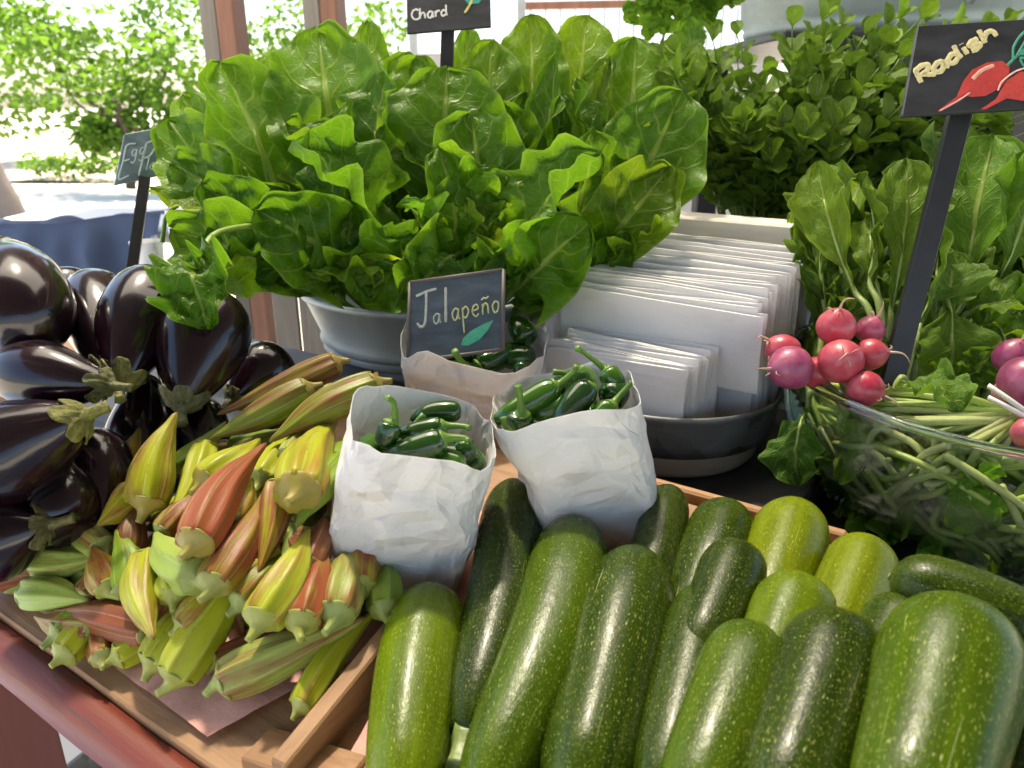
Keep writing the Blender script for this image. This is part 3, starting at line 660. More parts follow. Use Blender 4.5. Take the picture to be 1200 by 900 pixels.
# stem px, tip px, width px, colour, blush, maroon, lift(stem), lift(tip), label
OK = [
 ((394, 426), (254, 486), 34, B_, .55, .9, .115, .100, 'dark maroon okra highest on the pile beside the zinc tub'),
 ((361, 457), (247, 514), 38, G_, .32, .8, .108, .092, 'green okra with maroon stripes, second from the top of the pile'),
 ((440, 452), (315, 518), 44, G_, .36, .45, .112, .100, 'thick green and russet okra lying along the bag rim'),
 ((205, 547), (265, 494), 27, G_, .05, .5, .070, .080, 'plain green okra with its tip against the black eggplant'),
 ((172, 590), (207, 483), 50, Y_, .22, .5, .078, .125, 'tall upright yellow okra with a maroon side, in front of the eggplants'),
 ((136, 577), (164, 501), 34, B_, .42, .4, .066, .092, 'short orange-brown okra standing left of the tall yellow one'),
 ((242, 527), (195, 617), 38, Y_, .05, .3, .080, .070, 'olive yellow okra hanging tip down beside the tall yellow one'),
 ((240, 566), (305, 514), 44, Y_, .12, .3, .085, .088, 'yellow okra with a flat reddish stem end, behind the big red pod'),
 ((228, 637), (312, 519), 50, Y_, .86, .0, .105, .112, 'big brick red okra with pale edges in the middle of the pile'),
 ((250, 686), (312, 574), 46, B_, .46, .25, .080, .090, 'tan and pink okra right below the big red pod'),
 ((326, 569), (303, 672), 36, Y_, .52, .1, .098, .075, 'orange and yellow striped okra standing cap up in the pile'),
 ((348, 578), (394, 492), 56, Y_, .27, .0, .112, .085, 'stubby yellow-green okra with an orange patch facing forward'),
 ((335, 534), (368, 500), 23, P_, .25, .2, .095, .082, 'tiny pale okra stub beside the orange-patched one'),
 ((402, 542), (347, 617), 40, G_, -.2, .0, .090, .098, 'clean lime green okra with its tip toward the front, beside the bag'),
 ((304, 566), (345, 496), 40, Y_, .05, .0, .082, .075, 'yellow-green okra half under the orange-patched one'),
 ((345, 602), (372, 560), 28, B_, .7, .8, .082, .070, 'purple-brown okra stub under the lime green one'),
 ((306, 727), (362, 619), 52, Y_, .20, .2, .070, .085, 'plump yellow okra with a ragged cap, left of a red one'),
 ((353, 730), (380, 632), 48, Y_, .62, .0, .062, .070, 'pink-red okra with a red capped end, near the bag'),
 ((392, 722), (414, 632), 52, P_, .34, .0, .056, .060, 'pale okra with an orange patch poking from under the bag'),
 ((452, 716), (450, 655), 42, G_, .0, .0, .040, .045, 'green okra stub under the front of the bag'),
 ((206, 792), (300, 641), 52, Y_, .02, .0, .022, .072, 'longest bright yellow okra pointing up from the front'),
 ((181, 777), (242, 686), 48, Y_, .06, .2, .018, .045, 'yellow okra with a thick round cap, at the front left of the longest'),
 ((172, 658), (180, 750), 48, Y_, .30, .4, .058, .058, 'yellow drop-shaped okra with red stripes, tip pointing down'),
 ((232, 676), (182, 624), 52, P_, -.05, .0, .078, .070, 'pale green squat okra with its cap facing forward'),
 ((178, 738), (62, 716), 46, P_, .82, .25, .026, .026, 'dusty pink okra lying flat on the pink paper'),
 ((34, 694), (106, 704), 42, P_, -.05, .0, .030, .036, 'pale mint green okra near the tray edge'),
 ((44, 656), (124, 652), 44, P_, .22, .6, .044, .048, 'pale okra with dark maroon stripes, pointing right'),
 ((-25, 668), (62, 672), 48, P_, .75, .3, .026, .024, 'dull pink okra cut by the picture edge'),
 ((90, 640), (46, 586), 38, Y_, .22, .5, .045, .068, 'yellow okra with a pinkish point standing beside the lowest eggplant'),
 ((122, 645), (86, 596), 40, P_, .36, .4, .050, .058, 'greenish pink okra squeezed behind the striped pale one'),
 ((160, 577), (114, 616), 40, Y_, .36, .3, .070, .072, 'orange-yellow okra tilted down left in front of the tall yellow one'),
 ((152, 648), (167, 590), 34, B_, .7, .8, .052, .070, 'dark brown-red okra point between green and orange pods'),
 ((150, 692), (136, 620), 38, G_, .06, .0, .045, .066, 'fresh green okra standing tip up'),
 ((100, 702), (166, 640), 40, B_, .42, .6, .030, .040, 'olive brown okra in the shade behind the pale mint one'),
 ((264, 797), (428, 724), 54, P_, .38, .5, .024, .046, 'fat green okra with a brown stripe lying at the bottom of the pile'),
 ((353, 828), (446, 710), 36, Y_, .10, .2, .022, .036, 'slim yellow-green okra lying along the wooden divider'),
 ((258, 775), (352, 728), 38, B_, .78, .7, .020, .030, 'deep maroon okra behind the fat green one'),
 ((190, 624), (240, 572), 30, P_, .55, .2, .066, .076, 'narrow pink okra left of the big red pod'),
 ((362, 664), (382, 604), 34, B_, .75, .6, .072, .076, 'russet okra between the plump yellow one and the bag'),
 ((418, 470), (442, 436), 30, B_, .5, .6, .085, .090, 'brown okra tip behind the bag next to the tub'),
 ((392, 560), (425, 500), 38, G_, .1, .2, .078, .076, 'dark green okra pressed against the side of the bag'),
 ((20, 640), (96, 612), 44, P_, .30, .3, .040, .050, 'greenish pink okra lying over the lowest eggplant edge'),
 ((112, 738), (40, 722), 38, P_, .55, .3, .020, .022, 'short pink and green okra at the corner of the pink paper'),
 ((216, 730), (268, 672), 44, Y_, .35, .2, .045, .066, 'yellow okra with red flecks beside the longest one'),
 ((282, 706), (330, 650), 44, G_, .30, .3, .060, .070, 'green okra with a rusty side between two yellow ones'),
 ((130, 690), (108, 640), 40, Y_, .40, .2, .046, .060, 'yellow and pink okra standing behind the striped pale one'),
 ((420, 690), (424, 620), 46, Y_, .45, .1, .052, .058, 'orange-sided okra squeezed under the bag corner'),
 ((205, 700), (214, 650), 40, Y_, .20, .2, .062, .070, 'yellow okra stub below the pale squat one'),
 ((270, 610), (296, 560), 40, Y_, .30, .2, .090, .095, 'yellow okra point behind the big red pod'),
 ((300, 480), (410, 445), 32, G_, .1, .6, .080, .085, 'green okra in shadow below the dark maroon one'),
]
for i, (sp_, tp, w, col, bl, mr, l0, l1, lab) in enumerate(OK):
    a, b = pt(*sp_, l0), pt(*tp, l1); d = (depth(a) + depth(b)) / 2
    okra(a, b, w * 1.06 * d / FPX / 2, col, bl, mr, lab, rnd.uniform(-0.07, 0.07), RC if rnd.random() < 0.25 else PC, roll=rnd.random())
for i in range(60):      # pods half buried under the rest
    x, y = rnd.uniform(0.0, 1.0), rnd.uniform(0.0, 1.0)
    px = 70 + 350 * x; py = 760 - 235 * y - 40 * x
    if px < 110 and py > 690: continue
    if px < 170 and py < 600: continue
    hgt = max(0.014, 0.02 + (760 - py) / 330 * 0.075 - 0.014)
    an = rnd.uniform(0, 2 * math.pi); a = pt(px, py, hgt); dv = U * math.cos(an) * 0.045 + N * math.sin(an) * 0.045
    b = a + dv + np.array([0, 0, SL * dv.dot(N)]); a = a - dv - np.array([0, 0, SL * dv.dot(N)])
    okra(a, b, rnd.uniform(0.011, 0.0145), rnd.choice([Y_, G_, P_, B_]), rnd.uniform(-0.1, 0.6), rnd.random(), 'okra pod half buried under the others in the pile', rnd.uniform(-.06, .06), PC, 'half buried okra pods')

# ------------------------------------------------------------------ paper bags with jalapenos
BAGF = []
def bag(name, bot, top, wx0, wd0, wx1, wd1, label, lean_x=(1, 0, 0), seed=1, rim=(0, 0), rimamp=0.008):
    bot, top = np.asarray(bot), np.asarray(top); A = top - bot; Lh = np.linalg.norm(A); A = A / Lh
    X = np.asarray(lean_x, float); X = unit(X - A * X.dot(A)); D = np.cross(A, X)
    NA, NH = 46, 17; V = []; F = []
    r3 = random.Random(seed); waves = [(unit([r3.gauss(0, 1), r3.gauss(0, 1), r3.gauss(0, 1)]), r3.uniform(10, 26), r3.uniform(.0020, .0042), r3.random() * 5, r3.uniform(6, 12)) for _ in range(14)]
    def sup(c, e): return math.copysign(abs(c) ** (2 / e), c)
    def crumple(p):
        v = 0.0025 * nz3(p, 7, seed)
        for dv_, f, am, ph, mf in waves:
            q_ = p.dot(dv_) * f + ph
            v += am * (abs(q_ - math.floor(q_) - 0.5) * 2 - 0.5) * max(0.0, min(1.0, 0.5 + 2.2 * nz3(p, mf, ph * 9)))
        return v
    for i in range(NH + 1):
        for j in range(NA):
            edge = i in (0, NH)
            h = min(1.0, max(0.0, (i + (0 if edge else r3.uniform(-.36, .36))) / NH))
            th = 2 * math.pi * (j + r3.uniform(-.34, .34)) / NA
            e = 6.5 - 3.0 * h ** 1.1
            wx = wx0 + (wx1 - wx0) * h; wd = wd0 + (wd1 - wd0) * h
            top_h = Lh * (1 + rim[0] * math.cos(th) + rim[1] * math.sin(th)) + rimamp * noise.noise(Vector((math.cos(th) * 1.6 + seed, math.sin(th) * 1.6, seed)))
            x, d = sup(math.cos(th), e) * wx, sup(math.sin(th), e) * wd
            p = bot + A * top_h * h + X * x + D * d
            nrm = unit(X * math.cos(th) + D * math.sin(th))
            amt = crumple(p) * (0.4 + 0.6 * math.sin(math.pi * min(1, h * 0.9 + 0.1))) + max(-.0012, min(.0012, r3.gauss(0, 1) ** 3 * .00035))
            V.append(p + nrm * amt)
    for i in range(NH):
        for j in range(NA):
            k = (j + 1) % NA; q4 = (i * NA + j, i * NA + k, (i + 1) * NA + k, (i + 1) * NA + j)
            F += [(q4[0], q4[1], q4[2]), (q4[0], q4[2], q4[3])] if r3.random() < .5 else [(q4[0], q4[1], q4[3]), (q4[1], q4[2], q4[3])]
    F.append(tuple(range(NA - 1, -1, -1)))
    o = mesh(name, V, F, 'bag', None, smooth=False, loc=bot); tag(o, label, 'paper bag', 'open paper bags of jalapenos')
    sm = o.modifiers.new('paper', 'SOLIDIFY'); sm.thickness = 0.0004; sm.offset = 0
    BAGF.append((top, A, X, D, wx1, wd1))
    return o
bag('paper_bag', at(459, 678, 0.630), at(497, 496, 0.575), .054, .036, .054, .052, 'open white paper bag at the front, leaning on the okra, jalapenos inside', (1, 0.12, -0.10), 2, (-0.03, 0.02), .010)
bag('paper_bag', at(719, 642, 0.655), at(660, 464, 0.622), .042, .036, .058, .058, 'tilted white paper bag by the folded bags, full of glossy jalapenos', (1, 0.0, 0.30), 5, (-0.06, 0.03), .010)
bag('paper_bag', at(556, 500, 0.86), at(557, 394, 0.815), .064, .044, .076, .058, 'white paper bag behind the other two, holding the jalapeño chalkboard', (1, -0.1, 0.04), 9, (0.0, 0.06), .022)

def pepper(calyx, tip, stem, w, label, group, col=(0.022, 0.085, 0.010), bend=0.10, ab=None):
    a, b = ab if ab else (at(*calyx), at(*tip))
    root = empty('jalapeno', a, label, 'jalapeno', group)
    dd = unit(b - a); L = np.linalg.norm(b - a); s = unit(np.cross(dd, [0, -0.8, 0.6])); r = w if ab else w * (calyx[2] + tip[2]) / 2 / FPX / 2
    n = 24; us = [0.5 - 0.5 * math.cos(math.pi * i / (n - 1)) for i in range(n)]
    dense = curve3([a, (a + b) / 2 + s * bend * L, b], 200); path = np.array([dense[min(199, int(u * 199))] for u in us])
    sd_ = rnd.random() * 20
    rad = [r * p for p in prof(us, [(0, 0.45), (0.03, 0.72), (0.12, 0.94), (0.3, 1.0), (0.55, 0.93), (0.75, 0.75), (0.88, 0.5), (0.96, 0.28), (1, 0.03)])]
    V, F, UV = tube(path, rad, 26, (0, 0, -1), lambda t, u: 1 + 0.07 * noise.noise(Vector((math.cos(t) * 1.2 + sd_, math.sin(t) * 1.2, u * 4))))
    mesh('fruit', V, F, 'pepper', root, color=col)
    if stem is not None:
        c = np.asarray(stem) if ab else at(*stem); m = (a + c) / 2 - dd * 0.006
        pth = curve3([a + dd * 0.003, a - dd * 0.004, m, c], 14)
        V, F, UV = tube(pth, [r * k for k in (0.66, 0.72, 0.66, 0.46, 0.34, 0.29, 0.26, 0.24, 0.23, 0.22, 0.22, 0.23, 0.26, 0.28)], 12)
        mesh('stem', V, F, 'stem', root, color=(0.13, 0.26, 0.03))
    return root
DJ = (0.016, 0.072, 0.006); LJ = (0.048, 0.150, 0.008)
PEP = [
 ((459, 495, 0.559), (443, 524, 0.559), (454, 466, 0.544), 30, 'stubby jalapeno with an upright stem at the left of the front bag', 'f', DJ),
 ((520, 500, 0.574), (464, 508, 0.574), (550, 502, 0.569), 28, 'jalapeno along the back wall of the front bag, stem to the right', 'f', DJ),
 ((520, 515, 0.559), (449, 533, 0.554), (548, 517, 0.559), 35, 'largest shiny jalapeno on top in the front bag', 'f', DJ),
 ((512, 554, 0.554), (462, 543, 0.559), (527, 568, 0.549), 29, 'jalapeno low at the front rim of the front bag', 'f', LJ),
 ((541, 550, 0.559), (510, 531, 0.564), (566, 559, 0.554), 30, 'jalapeno with a thick pale stem at the right of the front bag', 'f', LJ),
 ((540, 537, 0.584), (500, 524, 0.584), None, 33, 'dark jalapeno deep in the middle of the front bag', 'f', DJ),
 ((490, 552, 0.584), (540, 562, 0.574), None, 34, 'jalapeno at the bottom of the front bag in shade', 'f', DJ),
 ((470, 522, 0.589), (500, 502, 0.599), (497, 486, 0.584), 29, 'jalapeno behind the stubby one in the front bag', 'f', DJ),
 ((710, 434, 0.641), (732, 456, 0.636), (676, 408, 0.626), 27, 'jalapeno with the longest curved stem, highest in the tilted bag', 'r', LJ),
 ((652, 452, 0.626), (574, 496, 0.621), (676, 429, 0.621), 31, 'long jalapeno hanging over the left rim of the tilted bag', 'r', LJ),
 ((611, 484, 0.611), (612, 512, 0.621), (607, 452, 0.601), 32, 'jalapeno with a straight upright stem at the left of the tilted bag', 'r', DJ),
 ((614, 516, 0.604), (670, 526, 0.611), (590, 489, 0.598), 31, 'jalapeno lying along the front rim of the tilted bag', 'r', LJ),
 ((667, 469, 0.624), (622, 489, 0.624), None, 26, 'short jalapeno in the middle left of the tilted bag', 'r', LJ),
 ((692, 452, 0.621), (648, 504, 0.611), (680, 432, 0.616), 34, 'blackish matte jalapeno slanting down the centre of the tilted bag', 'r', (0.014, 0.055, 0.012)),
 ((714, 470, 0.631), (728, 448, 0.646), None, 35, 'round-backed jalapeno at the right rim of the tilted bag', 'r', DJ),
 ((718, 474, 0.616), (680, 522, 0.608), (741, 448, 0.616), 30, 'jalapeno with a thick stem along the right rim of the tilted bag', 'r', LJ),
 ((665, 450, 0.651), (640, 470, 0.656), (648, 436, 0.646), 28, 'jalapeno in the shaded back of the tilted bag', 'r', DJ),
 ((640, 500, 0.641), (690, 490, 0.646), None, 35, 'jalapeno at the bottom of the tilted bag', 'r', DJ),
 ((480, 548, 0.576), (520, 562, 0.569), (468, 532, 0.569), 30, 'jalapeno pressed against the front wall of the front bag', 'f', LJ),
 ((555, 522, 0.584), (520, 547, 0.584), None, 30, 'jalapeno against the right wall of the front bag', 'f', DJ),
 ((450, 512, 0.589), (470, 547, 0.584), None, 30, 'jalapeno in the left corner of the front bag', 'f', DJ),
 ((540, 482, 0.609), (480, 492, 0.609), None, 26, 'jalapeno at the back of the front bag in shade', 'f', DJ),
 ((600, 500, .650), (650, 515, .645), None, 30, 'jalapeno in shade under the left rim of the tilted bag', 'r', DJ),
 ((705, 495, .640), (665, 515, .640), None, 32, 'jalapeno in shade under the right rim of the tilted bag', 'r', DJ),
 ((690, 440, .670), (650, 455, .675), None, 28, 'jalapeno at the back wall of the tilted bag', 'r', DJ),
 ((655, 480, .655), (700, 470, .660), None, 30, 'dark jalapeno filling the middle of the tilted bag', 'r', DJ),
 ((560, 430, .815), (610, 405, .84), (533, 412, .770), 30, 'dark jalapeno behind the chalkboard with its stem in front of the board', 'm', DJ),
 ((620, 400, .835), (600, 372, .855), None, 30, 'blackish jalapeno sticking up beside the jalapeño chalkboard', 'm', DJ),
 ((510, 425, .835), (560, 420, .85), None, 32, 'jalapeno under the jalapeño chalkboard', 'm', DJ),
 ((625, 420, .82), (585, 425, .835), None, 30, 'jalapeno at the right inside of the rear bag', 'm', DJ),
]
GN = {'f': 'jalapenos in the front bag', 'r': 'jalapenos in the tilted bag', 'm': 'jalapenos in the rear bag'}
for c, t_, s_, w, lab, g_, col in PEP: pepper(c, t_, s_, w, lab, GN[g_], col, rnd.uniform(-0.1, 0.12))

for bi, (cnt, dep, nm) in enumerate(((15, .030, 'front'), (12, .032, 'tilted'), (8, .022, 'rear'))):
    top, A, X, D, wx, wd = BAGF[bi]
    for k in range(cnt):
        th = 2 * math.pi * k / cnt + rnd.uniform(-.3, .3); rr_ = rnd.choice([.40, .55, .66]); c = top - A * (dep + rnd.uniform(-.004, .012)) + X * math.cos(th) * wx * rr_ + D * math.sin(th) * wd * rr_
        an = th + math.pi / 2 + rnd.uniform(-.6, .6); dv = (X * math.cos(an) + D * math.sin(an)) * rnd.uniform(.017, .022) + A * rnd.uniform(-.006, .006)
        c_, t_ = c - dv, c + dv; st_ = c_ - unit(dv) * .016 + A * rnd.uniform(0, .012)
        q_ = st_ - top
        if math.hypot(q_.dot(X) / wx, q_.dot(D) / wd) > .78: st_ = None
        pepper(None, None, st_, rnd.uniform(.0085, .0105), 'jalapeno half hidden under the others in the %s bag' % nm, 'half hidden jalapenos in the %s bag' % nm, rnd.choice([DJ, LJ, (0.028, 0.105, 0.007)]), rnd.uniform(-.1, .12), ab=(c_, t_))

# ------------------------------------------------------------------ folded paper bags in their tin and pot
STK = np.array([0.245, 0.735, 0.0])       # right front corner of the upright stack (plan)
def flat_bag(corner, w, zb, zt, th, tilt, label, group, seed, yaw=0.0):
    ca, sa = math.cos(ANG + yaw), math.sin(ANG + yaw)
    u = np.array([ca, -sa, 0]); nn = np.array([sa, ca, 0]); up = unit(np.array([0, 0, 1.0]) + nn * tilt)
    sec = [(-w, 0), (-w + 0.010, th * 0.5), (-w, th), (-w * 0.5, th), (0, th), (-0.010, th * 0.5), (0, 0), (-w * 0.5, 0)]
    hgt = zt - zb; V = []; F = []; NH = 8; K = len(sec)
    for i in range(NH + 1):
        s_ = i / NH
        for x, y in sec:
            wob = 0.0045 * s_ * noise.noise(Vector((x * 7 + seed, s_ * 2, seed * 1.3))) + 0.004 * s_ * math.sin(seed * 2.1 + x * 9)
            zt_ = 0.005 * s_ * math.sin((x + w / 2) * math.pi / w * 1.0 + seed) * 0.6
            V.append(corner + u * x + nn * (y + wob) + up * (hgt * s_) + np.array([0, 0, zb + zt_]))
    for i in range(NH):
        for j in range(K):
            k = (j + 1) % K; F.append((i * K + j, i * K + k, (i + 1) * K + k, (i + 1) * K + j))
    F.append(tuple(range(K - 1, -1, -1))); F.append(tuple(range(NH * K, NH * K + K)))
    return tag(mesh('folded_paper_bag', V, F, 'flatbag', None, smooth=False, loc=corner + np.array([0, 0, zb])), label, 'paper bag', group)
NB = 34
for i in range(NB):
    f = i / (NB - 1)
    lab = 'foremost large folded white paper bag, its whole face showing' if i == 0 else ('rearmost tall folded white paper bag of the upright stack' if i == NB - 1 else 'large folded white paper bag in the upright stack, only its edges showing')
    c = STK + N * (0.175 * f) + U * (rnd.uniform(-0.010, 0.005) + (0.0 if i else 0.004))
    zb = TZ + (0.122 if i < 4 else 0.072)
    zt = TZ + 0.205 + 0.046 * f ** 0.8 + rnd.uniform(-0.007, 0.006)
    flat_bag(c, 0.222 + 0.012 * rnd.random(), zb, zt, 0.0034, -0.06 + 0.06 * f, lab, None if i in (0, NB - 1) else 'folded bags in the upright stack', i + 3, rnd.uniform(-0.035, 0.035))
for i in range(16):
    f = i / 15
    c = STK + N * (-0.062 + 0.055 * f) + U * (-0.050 + 0.012 * f + rnd.uniform(-.003, .003))
    lab = 'foremost small folded white bag, low in front of the large ones' if i == 0 else 'small folded white bag in the low stack before the large ones'
    flat_bag(c, 0.160, TZ + 0.072, TZ + 0.152 + 0.014 * f, 0.0036, 0.05, lab, None if i == 0 else 'small folded bags in the low stack', 50 + i, rnd.uniform(-0.03, 0.03))
# cream carton standing behind the stack
cc = STK + N * 0.215 + U * -0.02
V, F = box8(cc + U * -0.19 + np.array([0, 0, TZ]), U * 0.19, N * 0.05, (0, 0, 0.262), 0.003)
tag(mesh('carton', V, F, 'carton', None, smooth=False, loc=cc + np.array([0, 0, TZ])), 'plain cream card folder standing behind the folded bags', 'carton')
tin_c = at_z(806, 545, TZ + 0.0); tin_c = np.array([tin_c[0] - 0.0, tin_c[1] + 0.04, TZ])
tin_c = STK + N * 0.035 + U * -0.105 + np.array([0, 0, TZ + RZ])
rt = 0.122
V, F = lathe(tin_c, [(0.0, .030), (rt * .93, .030), (rt * .97, .045), (rt * .98, .068), (rt * 1.0, .071), (rt * 1.012, .075), (rt * 1.0, .079), (rt * .985, .077), (rt * .96, .060), (rt * .92, .036), (0.0, .034)], 72)
tag(mesh('metal_tin', V, F, 'zinc_dark', None, loc=tin_c), 'dark round metal tin holding the folded paper bags', 'tin')
rp = 0.104
V, F = lathe(tin_c, [(0.0, .001), (rp * .93, .001), (rp * .97, .006), (rp * 1.03, .030), (rp * 1.075, .055), (rp * 1.085, .058), (rp * 1.07, .060), (rp * 1.04, .056), (rp * .99, .028), (0.0, .022)], 72)
tag(mesh('stoneware_dish', V, F, 'ceramic', None, loc=tin_c), 'beige glazed stoneware dish under the dark metal tin', 'dish')

# ------------------------------------------------------------------ zinc tub and chard
TC = at(508, 345, 1.09); TC = np.array([TC[0], TC[1], TZ])
rr = 0.180
tubp = [(0, .004), (rr * .66, .004), (rr * .68, .0), (rr * .70, .012), (rr * .735, .03), (rr * .79, .055)]
for k in (.070, .083, .096): tubp += [(rr * (.785 + (k - .055) * 1.62), k - .005), (rr * (.822 + (k - .055) * 1.62), k), (rr * (.80 + (k - .055) * 1.62), k + .005)]
tubp += [(rr * .93, .130), (rr * .985, .156), (rr * 1.01, .158), (rr * 1.018, .163), (rr * 1.008, .168), (rr * .985, .166), (rr * .95, .150), (rr * .70, .02), (0, .012)]
V, F = lathe(TC, tubp, 96)
tub = empty('zinc_tub', TC, 'ribbed galvanised zinc tub full of chard', 'tub')
mesh('tub_body', V, F, 'zinc', tub)
for sgn in ():
    ha = [TC + np.array([sgn * rr * 0.97, -0.03, .140]), TC + np.array([sgn * (rr + .03), -0.025, .134]), TC + np.array([sgn * (rr + .03), 0.025, .134]), TC + np.array([sgn * rr * 0.97, 0.03, .140])]
    V, F, UV = tube(curve3(ha, 14), [.004] * 14, 8); mesh('handle', V, F, 'zinc', tub)

CAMDIR = np.array([0, -1.0, 0.35])
HINT = {'c': (0, -1, .35), 'u': (0, -.35, 1), 'l': (-.7, -.7, .2), 'r': (.7, -.7, .2), 'b': (0, .6, .8), 'ul': (-.5, -.3, .8), 'ur': (.5, -.3, .8), 'd': (0, -.9, -.4)}
OUTL = {
 'chard': [(0, .10), (.06, .30), (.16, .58), (.30, .84), (.48, 1.0), (.66, .97), (.82, .76), (.93, .46), (.985, .2), (1, .02)],
 'rad': [(0, .07), (.10, .12), (.22, .20), (.34, .50), (.50, .86), (.66, 1.0), (.82, .84), (.93, .52), (.985, .24), (1, .02)],
 'herb': [(0, .06), (.10, .30), (.28, .78), (.48, 1.0), (.68, .98), (.84, .76), (.95, .42), (1, .04)],
}
def leaf_geo(a, b, W, hint, bulge=0.0, curl=0.6, ruf=0.006, seed=0.0, kind='chard', nu=26, nv=14, twist=0.0, roll=None, tipcurl=0.0):
    """blade from a (base) to b (tip); W full width; curl in radians half-angle; ruf ruffle height in metres"""
    a, b = np.asarray(a, float), np.asarray(b, float); h = unit(hint); L = np.linalg.norm(b - a)
    d = unit(b - a); hb = unit(h - d * h.dot(d))
    c = (a + b) / 2 + hb * bulge
    e = b - hb * tipcurl
    path = curve3([a, a * .5 + c * .5 + hb * bulge * .12, c, c * .5 + b * .5 + hb * bulge * .12, e], nu + 1)
    T, X, Y = frames(path, np.cross(d, hb))     # X side, Y = T x X -> +-normal
    us = [i / nu for i in range(nu + 1)]
    w = prof(us, OUTL[kind]); V = []
    for i, u in enumerate(us):
        tw = twist * (u - 0.5); S = X[i] * math.cos(tw) + Y[i] * math.sin(tw); M = -X[i] * math.sin(tw) + Y[i] * math.cos(tw)
        if M.dot(h) < 0: M = -M
        ww = W / 2 * w[i]
        for j in range(nv + 1):
            v = -1 + 2 * j / nv
            lob = 1 + 0.10 * abs(v) * noise.noise(Vector((u * 6 + seed, v, seed * 3.3)))
            cu = curl * (0.55 + 0.75 * u) * (1 + 0.35 * noise.noise(Vector((seed, v * 0.7, u * 1.3))))
            if abs(cu) < 0.02: x, m = ww * v, 0
            else: x, m = ww * math.sin(v * cu) / cu, ww * (1 - math.cos(v * cu)) / cu
            x *= lob
            rf = ruf * abs(v) ** 2.2 * (math.sin(u * 17 + seed * 5 + (2.1 if v > 0 else 0)) + 0.7 * math.sin(u * 31 + seed * 9 + (1.1 if v > 0 else 0))) * (w[i] ** 0.5)
            rf += ruf * 0.9 * noise.noise(Vector((u * 5.5 + seed, v * 3.2, seed * 2))) + ruf * 0.45 * noise.noise(Vector((u * 12 + seed, v * 7, seed)))
            mid = -0.0018 * math.exp(-(v * 9) ** 2)
            V.append(path[i] + S * x + M * (m + rf + mid))
    F = []; UV = []; K = nv + 1
    for i in range(nu):
        for j in range(nv):
            p = i * K + j; F.append((p, p + K, p + K + 1, p + 1))
            UV += [(i / nu, j / nv), ((i + 1) / nu, j / nv), ((i + 1) / nu, (j + 1) / nv), (i / nu, (j + 1) / nv)]
    return np.array(V), F, UV, path
def stalk(path, r0, r1, parent, col, name='stem', n=None):
    k = len(path); V, F, UV = tube(path, [r0 + (r1 - r0) * i / (k - 1) for i in range(k)], 8, shape=lambda t, u: 1 + .08 * math.cos(3 * t))
    return mesh(name, V, F, 'stem', parent, color=col)
chard = empty('chard_bunch', TC + np.array([0, 0, .15]), 'big bushy bunch of bright green chard in the zinc tub', 'chard')
def cleaf(bx, by, bt, tx, ty, tt, W, hint, bulge=.02, curl=.7, ruf=.007, tint=(1, 1, 1), twist=0.0, tipcurl=0.0, stem=True):
    a, b = at(bx, by, bt), at(tx, ty, tt); w = W * (bt + tt) / 2 / FPX
    sd_ = rnd.random() * 40
    V, F, UV, path = leaf_geo(a, b, w, HINT[hint] if isinstance(hint, str) else hint, bulge, curl, ruf * 1.25, sd_, 'chard', 32, 18, twist, tipcurl=tipcurl)
    o = mesh('leaf', V, F, 'chard', chard, UV, color=tint)
    if stem:
        k = 12; hp = np.asarray(path[:20]); e = TC + np.array([rnd.uniform(-.05, .05), rnd.uniform(-.05, .05), .04])
        hb = unit(HINT[hint] if isinstance(hint, str) else hint)
        pts = [e, (e * .4 + a * .6)] + [hp[0], hp[8], hp[18]]
        stalk(curve3([p - hb * .0022 for p in pts], 18), .0050, .0012, o, (0.22, 0.34, 0.07))
    return o
YL, DK, MDK, BR, OLV = (1.35, 1.15, .8), (.55, .62, .6), (.78, .85, .8), (1.12, 1.08, .9), (1.1, .92, 1.0)
